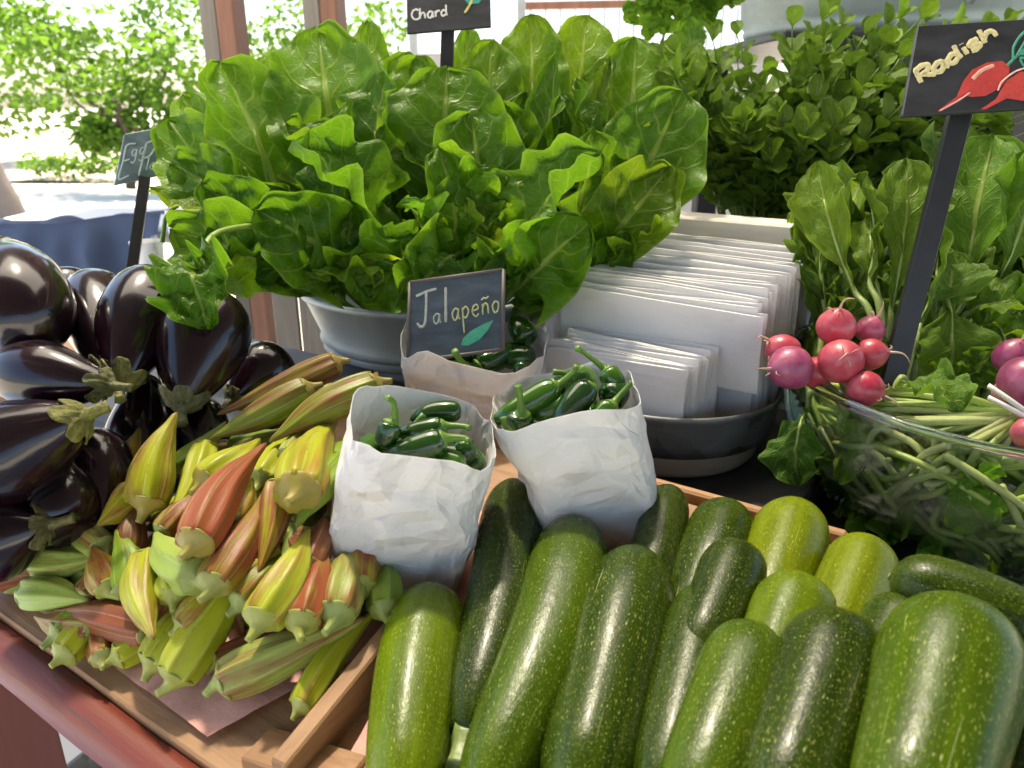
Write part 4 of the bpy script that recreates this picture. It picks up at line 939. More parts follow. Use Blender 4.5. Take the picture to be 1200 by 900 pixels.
CH = [
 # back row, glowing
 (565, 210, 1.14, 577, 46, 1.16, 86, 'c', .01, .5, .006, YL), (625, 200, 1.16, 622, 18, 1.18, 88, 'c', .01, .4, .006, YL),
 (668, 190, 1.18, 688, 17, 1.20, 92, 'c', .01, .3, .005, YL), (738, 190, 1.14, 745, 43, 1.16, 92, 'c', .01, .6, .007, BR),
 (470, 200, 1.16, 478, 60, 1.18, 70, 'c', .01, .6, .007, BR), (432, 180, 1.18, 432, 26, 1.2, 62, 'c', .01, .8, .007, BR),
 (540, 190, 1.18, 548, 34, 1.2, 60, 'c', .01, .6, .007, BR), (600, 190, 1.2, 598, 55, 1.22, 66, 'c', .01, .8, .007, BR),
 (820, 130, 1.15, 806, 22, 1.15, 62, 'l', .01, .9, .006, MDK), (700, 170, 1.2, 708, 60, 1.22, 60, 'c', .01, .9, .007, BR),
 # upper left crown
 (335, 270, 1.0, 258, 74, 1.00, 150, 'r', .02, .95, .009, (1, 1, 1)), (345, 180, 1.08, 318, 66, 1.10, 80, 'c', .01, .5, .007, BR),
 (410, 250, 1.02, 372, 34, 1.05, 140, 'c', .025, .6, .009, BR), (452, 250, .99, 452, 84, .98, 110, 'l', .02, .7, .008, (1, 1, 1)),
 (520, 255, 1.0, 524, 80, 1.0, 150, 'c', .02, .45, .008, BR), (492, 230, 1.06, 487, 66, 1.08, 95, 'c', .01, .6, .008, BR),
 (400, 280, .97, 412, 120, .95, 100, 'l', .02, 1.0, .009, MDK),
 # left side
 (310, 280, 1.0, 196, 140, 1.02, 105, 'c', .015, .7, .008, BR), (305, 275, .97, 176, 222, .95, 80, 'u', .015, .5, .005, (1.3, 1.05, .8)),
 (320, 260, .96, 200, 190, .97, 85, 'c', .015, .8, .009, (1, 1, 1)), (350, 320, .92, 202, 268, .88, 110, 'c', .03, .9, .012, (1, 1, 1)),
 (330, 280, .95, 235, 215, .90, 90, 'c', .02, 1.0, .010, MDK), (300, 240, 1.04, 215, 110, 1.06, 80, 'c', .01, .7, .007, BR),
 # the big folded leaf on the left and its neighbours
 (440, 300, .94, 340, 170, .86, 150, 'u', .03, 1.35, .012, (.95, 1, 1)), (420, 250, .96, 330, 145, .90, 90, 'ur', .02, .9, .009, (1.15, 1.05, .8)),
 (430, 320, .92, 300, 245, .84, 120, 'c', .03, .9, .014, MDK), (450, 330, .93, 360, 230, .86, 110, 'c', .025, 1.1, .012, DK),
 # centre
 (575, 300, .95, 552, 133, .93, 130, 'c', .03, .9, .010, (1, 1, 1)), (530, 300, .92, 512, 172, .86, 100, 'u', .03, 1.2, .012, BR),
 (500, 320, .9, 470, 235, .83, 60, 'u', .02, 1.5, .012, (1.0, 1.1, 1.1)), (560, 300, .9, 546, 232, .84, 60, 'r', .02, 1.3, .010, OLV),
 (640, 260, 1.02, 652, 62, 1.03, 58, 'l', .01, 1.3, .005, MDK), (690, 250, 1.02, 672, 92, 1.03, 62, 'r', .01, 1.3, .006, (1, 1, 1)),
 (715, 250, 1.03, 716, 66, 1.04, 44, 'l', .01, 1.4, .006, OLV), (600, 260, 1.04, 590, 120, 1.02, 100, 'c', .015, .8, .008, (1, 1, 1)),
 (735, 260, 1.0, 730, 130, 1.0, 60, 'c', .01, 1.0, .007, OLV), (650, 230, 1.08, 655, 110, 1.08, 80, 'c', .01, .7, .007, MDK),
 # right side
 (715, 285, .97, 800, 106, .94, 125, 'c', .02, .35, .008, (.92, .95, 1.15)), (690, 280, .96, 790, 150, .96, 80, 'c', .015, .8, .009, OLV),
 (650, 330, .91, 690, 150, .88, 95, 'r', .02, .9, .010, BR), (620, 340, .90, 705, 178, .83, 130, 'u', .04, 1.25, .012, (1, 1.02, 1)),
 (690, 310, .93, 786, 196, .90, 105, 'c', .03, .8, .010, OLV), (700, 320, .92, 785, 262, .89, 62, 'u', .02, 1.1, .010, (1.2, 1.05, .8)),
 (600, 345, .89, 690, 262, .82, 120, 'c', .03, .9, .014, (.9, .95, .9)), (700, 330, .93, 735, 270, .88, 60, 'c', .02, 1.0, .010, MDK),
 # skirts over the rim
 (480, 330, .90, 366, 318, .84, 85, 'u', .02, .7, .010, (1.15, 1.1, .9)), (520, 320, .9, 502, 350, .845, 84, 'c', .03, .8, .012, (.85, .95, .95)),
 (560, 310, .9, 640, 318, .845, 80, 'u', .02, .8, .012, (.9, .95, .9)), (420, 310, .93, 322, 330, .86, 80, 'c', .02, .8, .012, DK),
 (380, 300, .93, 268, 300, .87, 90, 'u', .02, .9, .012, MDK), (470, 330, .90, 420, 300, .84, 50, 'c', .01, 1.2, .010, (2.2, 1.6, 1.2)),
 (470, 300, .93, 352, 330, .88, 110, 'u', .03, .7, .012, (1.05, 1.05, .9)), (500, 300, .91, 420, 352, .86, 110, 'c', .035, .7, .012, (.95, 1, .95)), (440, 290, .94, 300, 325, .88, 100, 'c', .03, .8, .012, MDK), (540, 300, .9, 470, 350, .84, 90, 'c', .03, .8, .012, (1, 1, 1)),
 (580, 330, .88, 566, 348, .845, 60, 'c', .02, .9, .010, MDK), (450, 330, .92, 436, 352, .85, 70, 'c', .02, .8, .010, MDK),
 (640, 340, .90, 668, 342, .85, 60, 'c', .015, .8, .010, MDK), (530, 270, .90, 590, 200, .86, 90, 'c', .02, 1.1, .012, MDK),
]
for e in CH: cleaf(*e)
for i in range(64):      # inner leaves filling the head
    th = rnd.uniform(-1.25, 1.25); ph = rnd.uniform(0.1, 1.0)
    tx = 500 + 285 * math.sin(th) * ph + 15; ty = 245 - 170 * math.cos(th) * ph + (0 if abs(th) < .9 else 25)
    tt = rnd.uniform(.98, 1.16)
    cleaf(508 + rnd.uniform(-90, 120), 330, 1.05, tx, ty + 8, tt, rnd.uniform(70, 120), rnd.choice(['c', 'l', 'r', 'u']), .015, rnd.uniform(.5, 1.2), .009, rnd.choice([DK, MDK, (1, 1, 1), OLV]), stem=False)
# drooping leaf over the eggplant
o = cleaf(236, 300, .74, 246, 386, .70, 100, 'c', .02, .8, .012, (.95, 1, .95), stem=False)
stalk(curve3([at(400, 300, .98), at(330, 268, .88), at(262, 270, .79), at(236, 298, .74), at(240, 335, .722)], 24), .0042, .0020, o, (0.26, 0.40, 0.07))
o = cleaf(250, 298, .75, 208, 368, .72, 62, 'l', .01, 1.2, .010, (1, 1.05, 1), stem=False)
o = cleaf(330, 285, .92, 232, 282, .88, 44, 'u', .012, .9, .008, MDK, stem=False)
stalk(curve3([at(215, 235, .94), at(196, 252, .93), at(192, 270, .93), at(190, 284, .93)], 12), .0022, .0030, o, (0.16, 0.30, 0.03), 'tendril')

# ------------------------------------------------------------------ herb bunch
def herb_leaf_mesh(seed):
    V, F, UV, _ = leaf_geo((0, 0, 0), (0, 0, 1), .74, (0, -1, .2), .06, .6, .02, seed, 'herb', 8, 4)
    me = bpy.data.meshes.new('leaf'); me.from_pydata(V.tolist(), [], F)
    me.polygons.foreach_set('use_smooth', [True] * len(me.polygons))
    me.uv_layers.new(name='UVMap').data.foreach_set('uv', np.array(UV).ravel()); me.materials.append(MAT['herb']); return me
HL = [herb_leaf_mesh(s) for s in (1.0, 2.0, 3.3, 4.1)]
def orient(o, pos, d, nrm, s, base):
    z = unit(d); y = -unit(nrm - z * np.dot(nrm, z)); x = np.cross(y, z)
    M = Matrix(((x[0] * s, y[0] * s, z[0] * s, 0), (x[1] * s, y[1] * s, z[1] * s, 0), (x[2] * s, y[2] * s, z[2] * s, 0), (0, 0, 0, 1)))
    M.translation = Vector(pos - base); o.matrix_local = M
HB = at(905, 215, 1.14); HBZ = np.array([HB[0], HB[1], TZ])
V, F = lathe(HBZ, [(0, .002), (.062, .002), (.066, .01), (.084, .15), (.087, .152), (.087, .158), (.083, .158), (.06, .02), (0, .012)], 48)
tag(mesh('tin_pot', V, F, 'zinc', None, loc=HBZ), 'plain grey tin pot under the leafy herb bunch', 'pot')
CB = at(890, 262, 1.07); CBZ = np.array([CB[0], CB[1], TZ])
V, F = lathe(CBZ + np.array([0, 0, 0]), [(0, .002), (.045, .002), (.05, .01), (.055, .175), (.058, .18), (.055, .185), (.05, .18), (.045, .02), (0, .015)], 40)
tag(mesh('stoneware_jar', V, F, 'ceramic', None, loc=CBZ), 'beige stoneware jar between the folded bags and herbs', 'jar')
herb = empty('herb_bunch', HBZ + np.array([0, 0, .15]), 'bushy bunch of small oval-leaved herbs behind the paper bags', 'herbs')
hbase = org_of(herb); herb_pts = []
stems_px = []
for i in range(130):
    tx = rnd.uniform(772, 1215); ty = 20 + (950 - tx) * .22 * (tx < 950) + rnd.uniform(0, 1) ** 1.2 * 180
    stems_px.append((tx, ty, rnd.uniform(1.0, 1.22)))
for tx, ty, tt in stems_px:
    tip = at(tx, ty, tt); b0 = HBZ + np.array([rnd.uniform(-.05, .05), rnd.uniform(-.05, .05), .13])
    mid = (tip + b0) / 2 + np.array([0, 0, .05])
    p = curve3([b0, mid, tip], 16); stalk(p, .0016, .0009, herb, (0.14, 0.22, 0.05))
    side = rnd.random() * math.pi
    for k in range(8):
        u = 1 - k * .095; q_ = p[int(u * 15)]; T = unit(p[min(15, int(u * 15) + 1)] - p[max(0, int(u * 15) - 1)])
        e1 = unit(np.cross(T, [.3, .2, 1])); e2 = np.cross(T, e1); side += math.pi / 2
        for sg in (0, math.pi):
            dr = unit((e1 * math.cos(side + sg) + e2 * math.sin(side + sg)) * (.75 if k else .4) + T * .55 + np.array([0, -.1, .1]))
            herb_pts.append((q_, dr, T * .6 + np.array([0, -.5, .6]), rnd.uniform(.028, .048) * (1.0 if k else .75)))
herb_pts.sort(key=lambda h: depth(h[0]) - 0.35 * h[0][2])
for i, (q_, dr, nr, s) in enumerate(herb_pts[:300]):
    o = link_mesh('leaf', HL[i % 4], herb, (rnd.uniform(.8, 1.35),) * 2 + (rnd.uniform(.7, 1.1),)); orient(o, q_, dr, nr, s, hbase)
Vs, Fs, Us = [], [], []; nn_ = 0
for q_, dr, nr, s in herb_pts[300:]:
    V, F, UV, _ = leaf_geo(q_, q_ + dr * s, s * .74, nr, s * .06, .6, s * .02, rnd.random() * 9, 'herb', 6, 4)
    Vs.append(V); Fs += [tuple(i + nn_ for i in f) for f in F]; Us += UV; nn_ += len(V)
o = mesh('inner_leaves', np.vstack(Vs), Fs, 'herb', herb, Us, color=(.9, .95, .9)); o['kind'] = 'stuff'

# ------------------------------------------------------------------ glass bowl and radishes
BC = at(1196, 446, .76); BZ = BC[2]; BCZ = np.array([BC[0], BC[1], TZ - .005]); bh = BZ - BCZ[2]; RB = .222
op = [(0.0, .002), (.09, .002), (.105, .006)]
for k in range(1, 13):
    s_ = k / 12; op.append((.105 + (RB - .105) * math.sin(s_ * math.pi / 2) ** .62, .006 + (bh - .006) * (1 - math.cos(s_ * math.pi / 2)) ** .85))
ip = [(RB + .003, bh + .003), (RB + .0015, bh + .006), (RB - .003, bh + .006), (RB - .005, bh + .002)] + [(r_ - .005, z_ + .004) for r_, z_ in op[-2:1:-1]] + [(0.0, .007)]
V, F = lathe(BCZ, op + ip, 96)
bowl = tag(mesh('glass_bowl', V, F, 'glass', None, loc=BCZ), 'large clear glass bowl holding radish stems and greens', 'bowl')
ra_ = [2 * math.pi * k / 96 for k in range(97)]
V, F, UV = tube(np.array([BCZ + np.array([(RB - .001) * math.cos(a_), (RB - .001) * math.sin(a_), bh + .0085]) for a_ in ra_]), [.0042] * 97, 10, (0, 0, 1), cap=False); mesh('rim', V, F, 'rimglass', bowl)
def rad_leaf(parent, b0, m, t_, W, hint, tint=(1, 1, 1), curl=.5, ruf=.006, stemc=(0.32, 0.42, 0.12)):
    sd_ = rnd.random() * 50
    V, F, UV, path = leaf_geo(m, t_, W, HINT[hint] if isinstance(hint, str) else hint, .015, curl, ruf, sd_, 'rad', 26, 14)
    o = mesh('leaf', V, F, 'radleaf', parent, UV, color=tint)
    hb = unit(HINT[hint] if isinstance(hint, str) else hint)
    stalk(curve3([b0, (b0 + m) / 2 + np.array([0, 0, .008]), m - hb * .001, path[8] - hb * .0016, path[18] - hb * .0014], 20), .0040, .0010, o, stemc)
    return o
def radish_bulb(parent, c, r, col, root_dir, crown_to):
    c = np.asarray(c); rd = unit(root_dir); n = 22; us = [0.5 - 0.5 * math.cos(math.pi * i / (n - 1)) for i in range(n)]
    path = np.array([c + rd * r * (-1.0 + 2.05 * u) for u in us]); sd_ = rnd.random() * 9
    rad = [r * p for p in prof(us, [(0, .22), (.02, .36), (.1, .68), (.28, .95), (.45, 1.0), (.65, .92), (.82, .68), (.93, .38), (.98, .16), (1.0, .07)])]
    V, F, UV = tube(path, rad, 26, shape=lambda a, u: 1 + .04 * noise.noise(Vector((math.cos(a) + sd_, math.sin(a), u * 2))))
    b = mesh('bulb', V, F, 'radish', parent, color=col)
    e = path[-1]; sw = np.array([rnd.uniform(-1, 1), rnd.uniform(-.6, .2), rnd.uniform(-1, .6)])
    V, F, UV = tube(curve3([e - rd * .002, e + rd * .008 + sw * .002, e + rd * .012 + sw * .006, e + rd * .013 + sw * .012], 12), [.0016, .0014, .0012, .001, .0009, .0008, .0007, .0006, .0006, .0005, .0004, .0003], 6)
    mesh('root', V, F, 'stem', b, color=(.62, .42, .34))
    for k in range(3):
        th = rnd.random() * 6.28; sd2 = unit(np.cross(rd, [math.cos(th), .3, math.sin(th)]))
        q_ = e - rd * r * .12 + sd2 * r * .25
        V, F, UV = tube(curve3([q_, q_ + sd2 * .004 + rd * .003, q_ + sd2 * .007 + rd * .001], 5), [.0006, .0005, .0004, .0003, .0002], 5)
        mesh('root', V, F, 'stem', b, color=(.65, .48, .38))
    return b
knot = at(1000, 478, .72)
rb1 = empty('radish_bunch', knot, 'bunch of seven pink and red radishes perched on the bowl rim', 'radishes')
RED, PK, PUR = (0.44, 0.030, 0.065), (0.40, 0.05, 0.13), (0.29, 0.035, 0.13)
for (x, y, t_, rp_, col, rdv) in [(980, 382, .675, 24, RED, (-.1, -.3, 1)), (1020, 386, .69, 18, PK, (.3, -.2, 1)), (986, 423, .645, 28, RED, (-.2, -1, .7)), (1022, 415, .665, 20, RED, (.8, -.5, .3)),
                                  (925, 431, .655, 28, PUR, (-1, -.4, .1)), (917, 411, .68, 22, RED, (-.8, .2, .6)), (1015, 456, .635, 23, RED, (.7, -.8, -.1)), (955, 436, .67, 20, RED, (-.5, -.3, .5))]:
    t_ += .05; c = at(x, y, t_); r_ = rp_ * .92 * t_ / FPX
    radish_bulb(rb1, c, r_, col, rdv, knot)
    s0 = c - unit(rdv) * r_ * .95
    for k in range(2):
        e = knot + np.array([rnd.uniform(-.012, .03), rnd.uniform(0, .05), rnd.uniform(-.06, -.03)])
        stalk(curve3([s0, (s0 + knot) / 2 + np.array([0, .004, .0]), knot + np.array([rnd.uniform(-.01, .01), rnd.uniform(-.006, .01), -.008]), e], 14), .0028, .0024, rb1, (0.34, 0.40, 0.10) if k else (.40, .20, .12))
def rb_at(h): return float(np.interp(h * bh, [z_ for r_, z_ in op[2:]], [r_ for r_, z_ in op[2:]])) - .010
def inb(deg, h, f):
    r_ = f * rb_at(h); return BCZ + np.array([r_ * math.cos(R(deg)), r_ * math.sin(R(deg)), max(.012, h * bh)])
SC = [(0.42, 0.54, 0.12), (0.50, 0.58, 0.20), (0.38, 0.52, 0.10), (0.54, 0.60, 0.26)]
LC = [(1.7, 1.7, 1.2), (1.4, 1.45, 1.2), (1.1, 1.3, .9), (2.0, 1.9, 1.2), (1.5, 1.7, 1.0)]  # tints brightened in place of light that fails to reach the bowl leaves
def bowl_leaf(parent, d0, d1, b0):
    d = rnd.uniform(d0, d1); h = rnd.uniform(.10, .80); d2 = d + rnd.uniform(-16, 16); h2 = max(.03, min(.85, h + rnd.uniform(-.45, .25))); f = rnd.uniform(.70, .90)
    m, t_ = inb(d, h, f), inb(d2, h2, f + .03); out = np.array([math.cos(R(d)), math.sin(R(d)), .25])
    rad_leaf(parent, b0, m, t_, rnd.uniform(.035, .065), out, rnd.choice(LC), rnd.uniform(.2, .5), .004)
def bowl_stem(parent, d0, d1, b0=None):
    d = rnd.uniform(d0, d1); h = rnd.uniform(.35, .95); d2 = d + rnd.choice([-1, 1]) * rnd.uniform(8, 34); h2 = max(.06, h - rnd.uniform(.05, .65)); f = rnd.uniform(.88, .955)
    p = [inb(d, h, f), inb((d + d2) / 2, (h + h2) / 2 + .05, f), inb(d2, h2, f)]
    stalk(curve3(([b0] if b0 is not None else []) + p, 18), .0036, .0026, parent, rnd.choice(SC))
for k in range(14): bowl_stem(rb1, 165, 205, knot + np.array([rnd.uniform(-.01, .02), 0, rnd.uniform(-.02, 0)]))
for k in range(40): bowl_leaf(rb1, 140, 215, knot)
rb2c = at(1192, 490, .675)
rb2 = empty('radish_bunch', rb2c, 'bunch of purple radishes tied with a white strip, at the picture edge', 'radishes')
for (x, y, t_, rp_, col, rdv) in [(1188, 418, .66, 22, PUR, (.1, -.2, 1)), (1206, 448, .63, 32, PUR, (.5, -.6, .6)), (1182, 462, .65, 18, (.36, .12, .18), (-.3, -.5, .5)), (1230, 470, .64, 28, PUR, (.8, -.3, .4)), (1205, 508, .60, 18, (.40, .05, .09), (.3, -.8, .3))]:
    t_ += .045; c = at(x, y, t_); r_ = rp_ * t_ / FPX; radish_bulb(rb2, c, r_, col, rdv, rb2c)
    stalk(curve3([c - unit(rdv) * r_ * .9, (c + rb2c) / 2, rb2c], 8), .003, .003, rb2, (.45, .16, .16))
for dy in (0, 10):
    V, F, UV = tube(curve3([at(1158, 452 + dy * 1.4, .665), at(1182, 468 + dy, .652), at(1215, 492 + dy * .4, .645)], 8), [.0026] * 8, 6, shape=lambda a, u: 1 if abs(math.sin(a)) < .7 else .5)
    mesh('tie', V, F, 'white', rb2)
for k in range(14):      # stems fanning from the tie across the bowl
    bowl_stem(rb2, 190, 240, rb2c + np.array([rnd.uniform(-.01, .01), 0, rnd.uniform(-.012, .006)]))
for k in range(10):
    e = inb(rnd.uniform(165, 200), rnd.uniform(.85, 1.0), rnd.uniform(.6, .9)); st_ = rb2c + np.array([rnd.uniform(-.01, .01), 0, rnd.uniform(-.012, .006)])
    stalk(curve3([st_, (st_ + e) / 2 + np.array([0, 0, rnd.uniform(.0, .015)]), e], 16), .0042, .0028, rb2, rnd.choice(SC))
for k in range(46): bowl_stem(rb2, 172, 285)
for k in range(26): bowl_leaf(rb2, 300, 500, inb(rnd.uniform(300, 450), .9, .6))
for k in range(60): bowl_leaf(rb2, 185, 300, inb(rnd.uniform(190, 250), .9, .8))

rgc = at(1090, 440, .78)
rg = empty('radish_greens', rgc, 'tall leafy radish greens standing behind the radish sign post', 'greens')
RGL = [
 ((1030, 400, 0.736), (1000, 340, 0.756), (957, 190, 0.776), .050, 'l', (1.25, 1.15, .9), 1.1), ((1035, 400, 0.756), (1020, 330, 0.776), (1005, 205, 0.816), .050, 'r', (.85, .9, .8), .7),
 ((1040, 400, 0.790), (1045, 360, 0.800), (1062, 185, 0.810), .062, 'c', (1.25, 1.2, 1.0), .4), ((1035, 410, 0.805), (1030, 350, 0.780), (1022, 250, 0.810), .034, 'l', (1.2, 1.15, .8), 1.0),
 ((1100, 420, 0.820), (1130, 350, 0.820), (1165, 158, 0.820), .085, 'l', (.9, 1.05, .9), .7), ((1120, 420, 0.820), (1170, 330, 0.800), (1215, 180, 0.800), .085, 'c', (.85, 1.0, .85), .7),
 ((1100, 420, 0.800), (1100, 380, 0.780), (1110, 300, 0.805), .060, 'c', (.9, 1, .9), .8), ((1090, 430, 0.785), (1110, 350, 0.775), (1106, 460, 0.755), .075, 'c', (1.1, 1.1, .9), .6),
 ((1100, 380, 0.805), (1125, 372, 0.785), (1210, 358, 0.765), .055, 'u', (1.0, 1.05, .9), .6), ((1130, 400, 0.785), (1140, 385, 0.775), (1210, 405, 0.755), .045, 'u', (1.3, 1.2, .8), .6),
 ((1060, 450, 0.696), (1050, 455, 0.686), (1130, 480, 0.636), .045, 'u', (.9, 1, .9), .6), ((1060, 440, 0.736), (1080, 380, 0.756), (1090, 250, 0.816), .070, 'r', (.7, .8, .7), .7),
 ((960, 420, 0.820), (965, 380, 0.840), (955, 290, 0.870), .060, 'c', (.6, .7, .6), .7), ((980, 420, 0.820), (990, 370, 0.850), (985, 250, 0.900), .070, 'l', (.6, .7, .6), .8),
 ((1130, 420, 0.870), (1150, 350, 0.900), (1140, 200, 0.940), .080, 'c', (.6, .7, .6), .7), ((1150, 430, 0.840), (1190, 380, 0.860), (1210, 250, 0.900), .090, 'l', (.7, .85, .7), .7),
 ((1080, 450, 0.805), (1075, 420, 0.805), (1065, 340, 0.815), .050, 'l', (1, 1, .8), .9), ((1140, 430, 0.805), (1150, 400, 0.805), (1185, 320, 0.795), .060, 'ul', (.95, 1.05, .9), .8),
 ((1110, 450, 0.765), (1125, 440, 0.765), (1165, 410, 0.735), .045, 'c', (.8, .95, .8), .6), ((950, 460, 0.765), (945, 480, 0.755), (935, 570, 0.725), .050, 'l', (.6, .85, .6), .6),
 ((1040, 430, 0.800), (1050, 400, 0.820), (1045, 300, 0.870), .060, 'c', (.7, .8, .7), .6), ((1080, 300, 0.920), (1090, 240, 0.940), (1110, 160, 0.970), .07, 'c', (.6, .7, .6), .6),
]
for b0, m, t_, W, h, tint, cu in RGL: rad_leaf(rg, at(*b0), at(*m), at(*t_), W * 1.22, h, tint, cu, .007)
for k in range(34):
    x = rnd.uniform(945, 1215); y = rnd.uniform(220, 430)
    rad_leaf(rg, at(x, 470, .84), at(x + rnd.uniform(-15, 15), y + 70, .84), at(x + rnd.uniform(-30, 30), y - 40, rnd.uniform(.84, .94)), rnd.uniform(.05, .08), rnd.choice(['c', 'l', 'r']), rnd.choice([(1, 1, .9), MDK, (1.2, 1.15, .9)]), .7, .008)

# ------------------------------------------------------------------ chalkboard signs
GLY = {
 'C': [[(.85, .85), (.6, 1), (.25, .85), (.08, .5), (.25, .12), (.6, .0), (.9, .12)]],
 'h': [[(.15, 1.05), (.12, .5), (.1, 0)], [(.12, .3), (.4, .58), (.65, .45), (.7, 0)]],
 'a': [[(.68, .52), (.4, .6), (.12, .35), (.25, .02), (.5, .05), (.68, .45)], [(.7, .58), (.68, .15), (.82, 0)]],
 'r': [[(.15, .58), (.15, 0)], [(.15, .35), (.4, .58), (.65, .52)]],
 'd': [[(.65, .45), (.4, .58), (.12, .3), (.3, .0), (.6, .15)], [(.72, 1.05), (.68, .4), (.75, 0)]],
 'R': [[(.15, 1), (.12, .5), (.1, 0)], [(.08, .92), (.5, 1.02), (.78, .8), (.55, .52), (.16, .48)], [(.35, .5), (.6, .22), (.85, 0)]],
 'i': [[(.3, .58), (.3, 0)], [(.3, .82), (.3, .86)]],
 's': [[(.65, .55), (.35, .62), (.15, .45), (.45, .3), (.62, .14), (.38, -.02), (.1, .06)]],
 'J': [[(-.25, .98), (.35, 1.08), (.85, 1.12)], [(.3, 1.05), (.28, .5), (.22, .08), (.0, -.02), (-.2, .12)]],
 'l': [[(.3, 1.3), (.28, .6), (.26, 0)]],
 'p': [[(.15, .58), (.16, 0), (.2, -.75)], [(.15, .45), (.45, .6), (.7, .35), (.45, .02), (.17, .1)]],
 'e': [[(.12, .3), (.65, .38), (.5, .6), (.2, .5), (.12, .2), (.4, -.02), (.7, .1)]],
 'n': [[(.15, .58), (.13, 0)], [(.14, .35), (.4, .58), (.62, .42), (.65, 0)], [(.05, .78), (.3, .88), (.5, .82), (.75, .92)]],
 'o': [[(.4, .6), (.12, .35), (.3, .0), (.62, .1), (.68, .45), (.4, .6)]],
 'E': [[(.75, 1.0), (.1, .98), (.05, .5), (.0, .0), (.7, .05)], [(.08, .52), (.5, .55)]],
 'g': [[(.6, .5), (.3, .6), (.12, .35), (.35, .15), (.6, .4)], [(.62, .58), (.6, -.1), (.35, -.3), (.1, -.15)]],
 'P': [[(.15, 1), (.1, .4), (.05, -.1)], [(.08, .95), (.55, 1.0), (.75, .75), (.5, .5), (.12, .48)]],
 't': [[(.35, .95), (.32, .3), (.4, 0), (.6, .05)], [(.1, .62), (.65, .64)]],
}
class Board:
    def __init__(s, tl, tr_, bl, th=.005):
        s.o = np.asarray(tl); s.x = np.asarray(tr_) - s.o; s.y = np.asarray(bl) - s.o
        s.n = unit(np.cross(s.y, s.x)); s.n = s.n if s.n.dot(CAM - s.o) > 0 else -s.n; s.th = th
    def p(s, u, v, e=0.0): return s.o + s.x * u + s.y * v + s.n * e
    def body(s, parent, mat, name='board'):
        V, F = box8(s.o - s.n * s.th, s.x, s.y, s.n * s.th, .0008); return mesh(name, V, F, mat, parent, smooth=False)
    def stroke(s, pts, w, parent, col, name='letter', e=.0005):
        P = curve3([s.p(u, v) for u, v in pts], max(6, 6 * len(pts)))
        T = np.gradient(P, axis=0); V = []; F = []
        for i in range(len(P)):
            sd_ = unit(np.cross(unit(T[i]), s.n)); k = w * (1 + .07 * math.sin(i * 1.1)) / 2
            if i in (0, len(P) - 1): k *= .75
            V += [P[i] - sd_ * k + s.n * e, P[i] + sd_ * k + s.n * e, P[i] + sd_ * k * .6 + s.n * (e + .0006), P[i] - sd_ * k * .6 + s.n * (e + .0006)]
        for i in range(len(P) - 1):
            a = i * 4; b = a + 4
            F += [(a, a + 3, b + 3, b), (a + 3, a + 2, b + 2, b + 3), (a + 2, a + 1, b + 1, b + 2)]
        return V, F
    def word(s, text, u, v, su, sv, adv, w, parent, col, slope=0.0, rot=0.0):
        ar = np.linalg.norm(s.x) / np.linalg.norm(s.y)
        for ch in text:
            Vs, Fs, n0 = [], [], 0
            for st in GLY[ch]:
                q_ = []
                for (gx, gy) in st:
                    dx, dy = gx * su, -gy * sv / ar * 1.0     # in units of board width
                    rx = dx * math.cos(rot) - dy * math.sin(rot); ry = dx * math.sin(rot) + dy * math.cos(rot)
                    q_.append((u + rx, v + ry * ar))
                V, F = s.stroke(q_, w, parent, col); Vs += V; Fs += [tuple(i + n0 for i in f) for f in F]; n0 += len(V)
            mesh('letter', Vs, Fs, 'chalk', parent, color=col)
            k = {'i': .55, 'l': .6, 'r': .75, 'J': .85}.get(ch, 1.0) * adv
            u += k * math.cos(rot); v += k * math.sin(rot) * ar
    def blob(s, pts, parent, col, name, e=.0006):
        P = [s.p(u, v, e) for u, v in pts]; c = sum(P) / len(P) + s.n * .0003
        V = [c] + P; F = [(0, i + 1, (i + 1) % len(P) + 1) for i in range(len(P))]
        return mesh(name, V, F, 'chalk', parent, color=col)
    def line(s, pts, w, parent, col, name, e=.0008):
        V, F = s.stroke(pts, w, parent, col, e=e); return mesh(name, V, F, 'chalk', parent, color=col)
def bar(a, b, w, d, parent, face, name='post'):
    a, b = np.asarray(a), np.asarray(b); ax = b - a; f = unit(np.asarray(face) - unit(ax) * np.dot(face, unit(ax))); s_ = unit(np.cross(ax, f))
    V, F = box8(a - s_ * w / 2 - f * d / 2, ax, s_ * w, f * d, .0006); return mesh(name, V, F, 'black', parent, smooth=False)
# radish
t0 = .70
RS = Board(at(1076, 30, t0), at(1236, 20, t0), at(1057, 136, t0 - .012))
sg = empty('radish_sign', at(1045, 445, .74), 'black chalkboard reading Radish with two painted red radishes, on a black post', 'sign')
RS.body(sg, 'slate')
RS.word('Radish', .085, .66, .150, .170, .112, .0050, sg, (0.80, 0.72, 0.36), rot=-.60)
RS.blob([(.40, .66), (.45, .54), (.55, .47), (.66, .46), (.72, .52), (.73, .64), (.68, .76), (.58, .84), (.48, .84), (.42, .82), (.26, .98), (.25, .97), (.37, .83)], sg, (0.62, 0.055, 0.045), 'painted_radish')
RS.blob([(.68, .80), (.72, .68), (.80, .60), (.90, .58), (.99, .60), (.99, .90), (.86, .92), (.74, .88), (.60, .985), (.56, .985), (.66, .88)], sg, (0.66, 0.065, 0.05), 'painted_radish', .0007)
RS.line([(.46, .65), (.52, .56), (.60, .51)], .0035, sg, (.85, .45, .34), 'highlight', .0016); RS.line([(.90, .78), (.95, .74), (.99, .72)], .004, sg, (.85, .45, .34), 'highlight', .0016)
RS.line([(.66, .80), (.68, .70), (.76, .60), (.84, .56)], .0016, sg, (.9, .55, .5), 'highlight', .0018); RS.line([(.46, .80), (.38, .88), (.26, .98)], .0016, sg, (.85, .42, .36), 'highlight', .0016)
